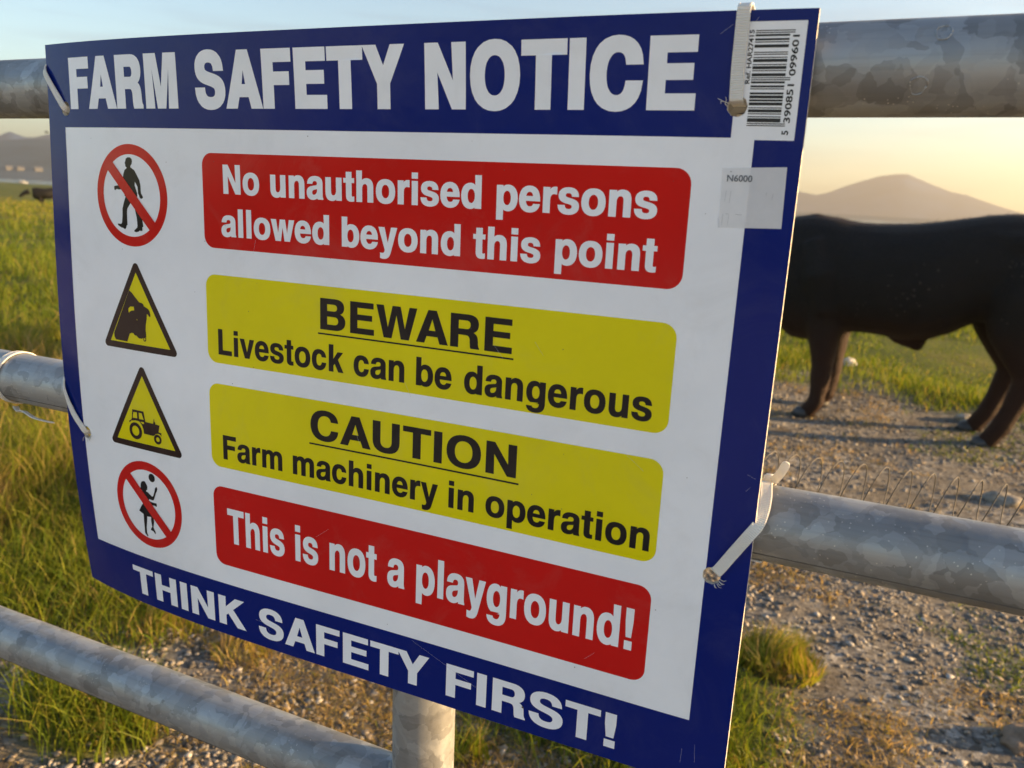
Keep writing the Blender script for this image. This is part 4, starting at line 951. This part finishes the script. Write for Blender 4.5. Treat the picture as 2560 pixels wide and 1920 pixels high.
head = ([(-.55, 0, 1.0), (-.72, 0, .98), (-.86, 0, .90), (-.98, 0, .80), (-1.05, 0, .73)], [.17, .16, .125, .10, .085])
ears = [([(-.72, s * .10, 1.07), (-.70, s * .20, 1.08), (-.69, s * .28, 1.05)], [.03, .05, .015]) for s in (-1, 1)]
tail = ([(1.34, 0, 1.20), (1.40, 0, 1.08), (1.40, 0, .8), (1.39, 0, .55), (1.39, 0, .42)], [.04, .03, .022, .035, .012])
hump = ([(-.34, 0, 1.13), (-.14, 0, 1.165), (.06, 0, 1.13)], [.09, .10, .09])
bull_o = empty('bull', (-.29, 4.72, 0))
BD = Vector((.991746, -.128222, 0)); BN = Vector((.128222, .991746, 0))
NT, FT = -.18, .17
body = cattle_body([fleg(-.02, NT), fleg(-.02, FT), hleg(-.012, NT), hleg(-.095, FT)], RD, [sheath, head, tail, hump] + ears + [([(-.10, s_ * .20, 1.10), (-.02, s_ * .255, .90), (.03, s_ * .235, .68)], [.07, .115, .09]) for s_ in (-1, 1)] + [([(.80, s_ * .20, 1.17), (1.02, s_ * .225, 1.14)], [.05, .075]) for s_ in (-1, 1)], .018)
bull_o.rotation_euler[2] = math.atan2(BD.y, BD.x)
bull_o.scale = (1.035,) * 3
bull_o.location = Vector((-.30, 4.90, 0)) + BN * .186 + Vector((0, 0, -.01))
tag(bull_o, 'black bull standing side on behind the gate, its head hidden by the sign', 'bull')
def child(name, me, m_, root, smooth=True):
    o = bpy.data.objects.new(name, me); COL.objects.link(o); o.parent = root; me.materials.append(m_)
    if smooth: me.polygons.foreach_set('use_smooth', [True] * len(me.polygons))
    return o
nt = M_FUR.node_tree; b = nt.nodes['Principled BSDF']; src = b.inputs['Base Color'].links[0].from_socket   # legs redder: the low sun's orange put into their coat colour
sep = N(nt, 'SeparateXYZ'); nt.links.new(coords(nt), sep.inputs[0]); mr = N(nt, 'MapRange'); mr.inputs[1].default_value = .75; mr.inputs[2].default_value = .40
nt.links.new(sep.outputs[2], mr.inputs[0]); mq = N(nt, 'MixRGB'); nt.links.new(mr.outputs[0], mq.inputs[0]); nt.links.new(src, mq.inputs[1]); mq.inputs[2].default_value = (.027, .0098, .0050, 1)
nt.links.new(mq.outputs[0], b.inputs['Base Color'])
child('body', body, M_FUR, bull_o)
rh = np.random.default_rng(77)                     # short coat hair lying back along the body
fc = np.array([p.center[:] for p in body.polygons]); fn_ = np.array([p.normal[:] for p in body.polygons]); fa = np.array([p.area for p in body.polygons])
pick = rh.choice(len(fc), 60000, p=fa / fa.sum())
P0 = fc[pick] + rh.normal(0, .005, (60000, 3)); Nn = fn_[pick]
lay = np.array([.8, 0, -.45])[None] + rh.normal(0, .35, (60000, 3)); lay -= Nn * (lay * Nn).sum(1, keepdims=True)
lay /= np.linalg.norm(lay, axis=1, keepdims=True) + 1e-6
L_ = rh.uniform(.010, .022, (60000, 1)); sd = np.cross(lay, Nn) * .0013
V = np.stack([P0 - sd - Nn * .002, P0 + sd - Nn * .002, P0 + lay * L_ + Nn * L_ * .45], 1).reshape(-1, 3)
hm = mesh_np('hair', V, np.arange(180000).reshape(-1, 3)); hr = child('hair', hm, M_FUR, bull_o, False); hr['kind'] = 'stuff'
for s, t in ((-.028, NT), (-.003, FT), (.965, NT), (.875, FT)):
    bm = bmesh.new(); bmesh.ops.create_cone(bm, cap_ends=True, segments=20, radius1=.062, radius2=.047, depth=.062)
    for v in bm.verts: v.co = Vector((v.co.x * 1.12 - (.018 if v.co.z < 0 else 0) + s, v.co.y * .92 + t, v.co.z + .034))
    bmesh.ops.bevel(bm, geom=bm.edges[:], offset=.006, segments=2, affect='EDGES')
    me = bpy.data.meshes.new('hoof'); bm.to_mesh(me); bm.free(); child('hoof', me, M_HOOF, bull_o)
for t in (-.135, .135):
    bm = bmesh.new(); bmesh.ops.create_icosphere(bm, subdivisions=2, radius=.02)
    for v in bm.verts: v.co += Vector((-.83, t * .92, .95))
    me = bpy.data.meshes.new('eye'); bm.to_mesh(me); bm.free(); child('eye', me, M_HOOF, bull_o)
# mud flecks dried on the flank
m_mud, _, _ = mat('dried_mud', (.048, .040, .032), .95)
prt = []
rm_ = random.Random(9)
for cx, cz, n_, sp_ in ((.98, 1.05, 26, .09), (.50, .85, 26, .09), (1.06, 1.05, 12, .05), (.20, .74, 10, .08), (.92, .74, 6, .05)):
    for _ in range(n_):
        s = cx + rm_.gauss(0, sp_); z = cz + rm_.gauss(0, sp_ * .7)
        prt.append((s, z, rm_.uniform(.003, .009)))
from mathutils.bvhtree import BVHTree
bv = BVHTree.FromPolygons([v.co[:] for v in body.vertices], [tuple(p.vertices) for p in body.polygons])
pp = []
for s, z, r in prt:
    hit = bv.ray_cast(Vector((s, -2, z)), Vector((0, 1, 0)))
    if hit[0] is None: continue
    c, nn_ = hit[0] + hit[1] * .003, hit[1]
    t1 = nn_.orthogonal().normalized(); t2 = nn_.cross(t1)
    V = [c + nn_ * r * .35] + [c - nn_ * .004 + (t1 * math.cos(a) + t2 * math.sin(a)) * r * rm_.uniform(.6, 1.3) for a in [k * 1.047 for k in range(6)]]
    pp.append((V, [(0, 1 + k, 1 + (k + 1) % 6) for k in range(6)]))
V, Fs = join(pp); child('mud_flecks', pymesh('mud_flecks', V, Fs), m_mud, bull_o)['kind'] = 'stuff'

# a second animal grazing far out in the pasture
cow = empty('grazing_cow', (-36.75, 25.45, 0)); tag(cow, 'tiny black cow grazing far off at the left edge of the pasture', 'cow')
gh = ([(-.55, 0, .98), (-.80, 0, .90), (-.98, 0, .76), (-1.12, 0, .62)], [.18, .14, .11, .07])
cb = cattle_body([fleg(-.02, -.17), fleg(.1, .17), hleg(.05, -.17), hleg(-.1, .17)], RD[2:], [gh, tail], .03)
cow.rotation_euler[2] = rad(52); cow.scale = (.74,) * 3; cow.location.z = float(ground_z(-36.75, 25.45)) - .05
M_FUR2 = fur('black_coat', (.005, .0047, .0047))
child('body', cb, M_FUR2, cow)
bm = bmesh.new(); bmesh.ops.create_icosphere(bm, subdivisions=3, radius=1)
for v in bm.verts: v.co = Vector((v.co.x * .13 + .80, v.co.y * .14, v.co.z * .10 + .62))
me = bpy.data.meshes.new('udder'); bm.to_mesh(me); bm.free(); child('udder', me, mat('udder_skin', (.45, .26, .18), .6)[0], cow)

# ------------------------------------------------------------------ far houses, boat, bird
m_wall = print_mat('rendered_wall', (.12, .115, .11), .8); m_roof, _, _ = mat('slate_roof', (.09, .09, .10), .7)
def house(az_, R_, z, wx, hy, label):
    h = empty('cottage', (R_ * math.sin(rad(az_)), R_ * math.cos(rad(az_)), z)); tag(h, label, 'house', 'white houses on the far shore')
    h.rotation_euler[2] = -rad(az_) + .3
    d = wx * .6
    V = [(-wx / 2, -d / 2, -2), (wx / 2, -d / 2, -2), (wx / 2, d / 2, -2), (-wx / 2, d / 2, -2), (-wx / 2, -d / 2, hy), (wx / 2, -d / 2, hy), (wx / 2, d / 2, hy), (-wx / 2, d / 2, hy), (-wx / 2, 0, hy + d * .4), (wx / 2, 0, hy + d * .4)]
    child('wall', pymesh('wall', V, [(0, 1, 5, 4), (1, 2, 6, 9, 5), (2, 3, 7, 6), (3, 0, 4, 8, 7)]), m_wall, h, False)
    e = .35
    V = [(-wx / 2 - e, -d / 2 - e, hy - .1), (wx / 2 + e, -d / 2 - e, hy - .1), (wx / 2 + e, 0, hy + d * .4 + .3), (-wx / 2 - e, 0, hy + d * .4 + .3), (-wx / 2 - e, d / 2 + e, hy - .1), (wx / 2 + e, d / 2 + e, hy - .1)]
    V += [(a, b_, c + .25) for a, b_, c in V]
    child('roof', pymesh('roof', V, [(0, 1, 2, 3), (3, 2, 5, 4), (6, 9, 8, 7), (9, 10, 11, 8), (0, 6, 7, 1), (4, 5, 11, 10)]), m_roof, h, False)
def hill_z(az_, R_):
    ob_ = bpy.data.objects['hills']; bvh = BVHTree.FromPolygons([v.co[:] for v in ob_.data.vertices], [tuple(p.vertices) for p in ob_.data.polygons])
    hit = bvh.ray_cast(Vector((R_ * math.sin(rad(az_)), R_ * math.cos(rad(az_)), 500)), Vector((0, 0, -1)))
    return hit[0].z if hit[0] else 0
for a, R_, wx, hy, lb in ((-55.65, 1265, 8, 2.5, 'largest white house at the foot of the far hill'), (-54.73, 1262, 9, 3.0, 'white house on the far shore nearest the sign edge'), (-56.22, 1268, 8, 2.8, 'white house at the far left of the opposite shore')):
    house(a, R_, hill_z(a, R_), wx, hy, lb)
m_boat, _, _ = mat('white_paint', (.40, .40, .39), .4)
bo = empty('boat', (330 * math.sin(rad(-55.64)), 330 * math.cos(rad(-55.64)), -1.1)); tag(bo, 'tiny pale boat on the water just past the pasture', 'boat')
bo.rotation_euler[2] = rad(30)
rg = []
for s, w_, k in ((-1.6, .35, .55), (-1.0, .62, .5), (0, .75, .45), (1.0, .6, .5), (1.7, .06, .75)):
    rg.append([(s, -w_, k), (s, -w_ * .7, 0), (s, -w_ * .2, -.25), (s, w_ * .2, -.25), (s, w_ * .7, 0), (s, w_, k), (s, w_ * .85, k), (s, 0, 0.02), (s, -w_ * .85, k)])
V, Fs = rings_mesh(rg); child('hull', pymesh('hull', V, Fs), m_boat, bo, False)
V = [(x_, y_, z_) for x_ in (-.8, .5) for y_ in (-.45, .45) for z_ in (.1, 1.15)]
child('cabin', pymesh('cabin', V, [(0, 1, 3, 2), (4, 6, 7, 5), (0, 4, 5, 1), (2, 3, 7, 6), (1, 5, 7, 3)]), m_boat, bo, False)
bd = 70.0; e_ = rad(2.68)
bp = Vector((bd * math.sin(rad(-54.46)), bd * math.cos(rad(-54.46)), CAM_H + bd * math.tan(e_)))
m_bird, _, _ = mat('dark_plumage', (.03, .03, .03), .7)
rg = tube_rings([(-.14, 0, 0), (-.08, 0, .005), (0, 0, .01), (.09, 0, 0), (.16, 0, -.01)], [.02, .045, .055, .035, .012], 10)
wing = ([(-.04, 0, .02), (.06, 0, .02), (.02, .22, .10), (-.03, .22, .10), (-.03, .42, .05), (-.04, 0, .01), (.06, 0, .01), (.02, .22, .09), (-.03, .22, .09), (-.03, .42, .045)],
        [(0, 1, 2, 3), (3, 2, 4), (8, 7, 6, 5), (9, 7, 8), (1, 6, 7, 2), (2, 7, 9, 4), (0, 3, 8, 5), (3, 4, 9, 8)])
V, Fs = join([rings_mesh(rg), wing, ([(a, -b_, c) for a, b_, c in wing[0]], [q[::-1] for q in wing[1]])])
o = link('bird', pymesh('bird', V, Fs), m_bird); o.location = bp; o.rotation_euler[2] = .6; tag(o, 'dark speck of a bird flying above the far left hill', 'bird')

D_ = Matrix.Translation((0, -0.52004, CAM_H)) @ GATE_LEAN @ Matrix.Translation((0, 0.52004, -CAM_H))
for o in COL.objects:
    if o.parent is None and o.get('category') in ('gate', 'sign', 'cable tie', 'wire spring'): o.matrix_world = D_ @ Matrix.Translation(o.location)
# ------------------------------------------------------------------ haze
m_h = bpy.data.materials.new('haze_air'); m_h.use_nodes = True; nt = m_h.node_tree; nt.nodes.clear()
out = N(nt, 'OutputMaterial'); pv = N(nt, 'VolumePrincipled')
pv.inputs['Color'].default_value = (.60, .60, .57, 1); pv.inputs['Density'].default_value = .00040; pv.inputs['Anisotropy'].default_value = .45
nt.links.new(pv.outputs[0], out.inputs['Volume'])
bm = bmesh.new(); bmesh.ops.create_cube(bm, size=1)
for v in bm.verts: v.co = Vector((v.co.x * 7400, 3500 if v.co.y > 0 else -420, 175 if v.co.z > 0 else -6))
me = bpy.data.meshes.new('haze'); bm.to_mesh(me); bm.free()
hz = link('haze', me, m_h); tag(hz, 'thin evening haze over the bay', 'haze', kind='stuff')
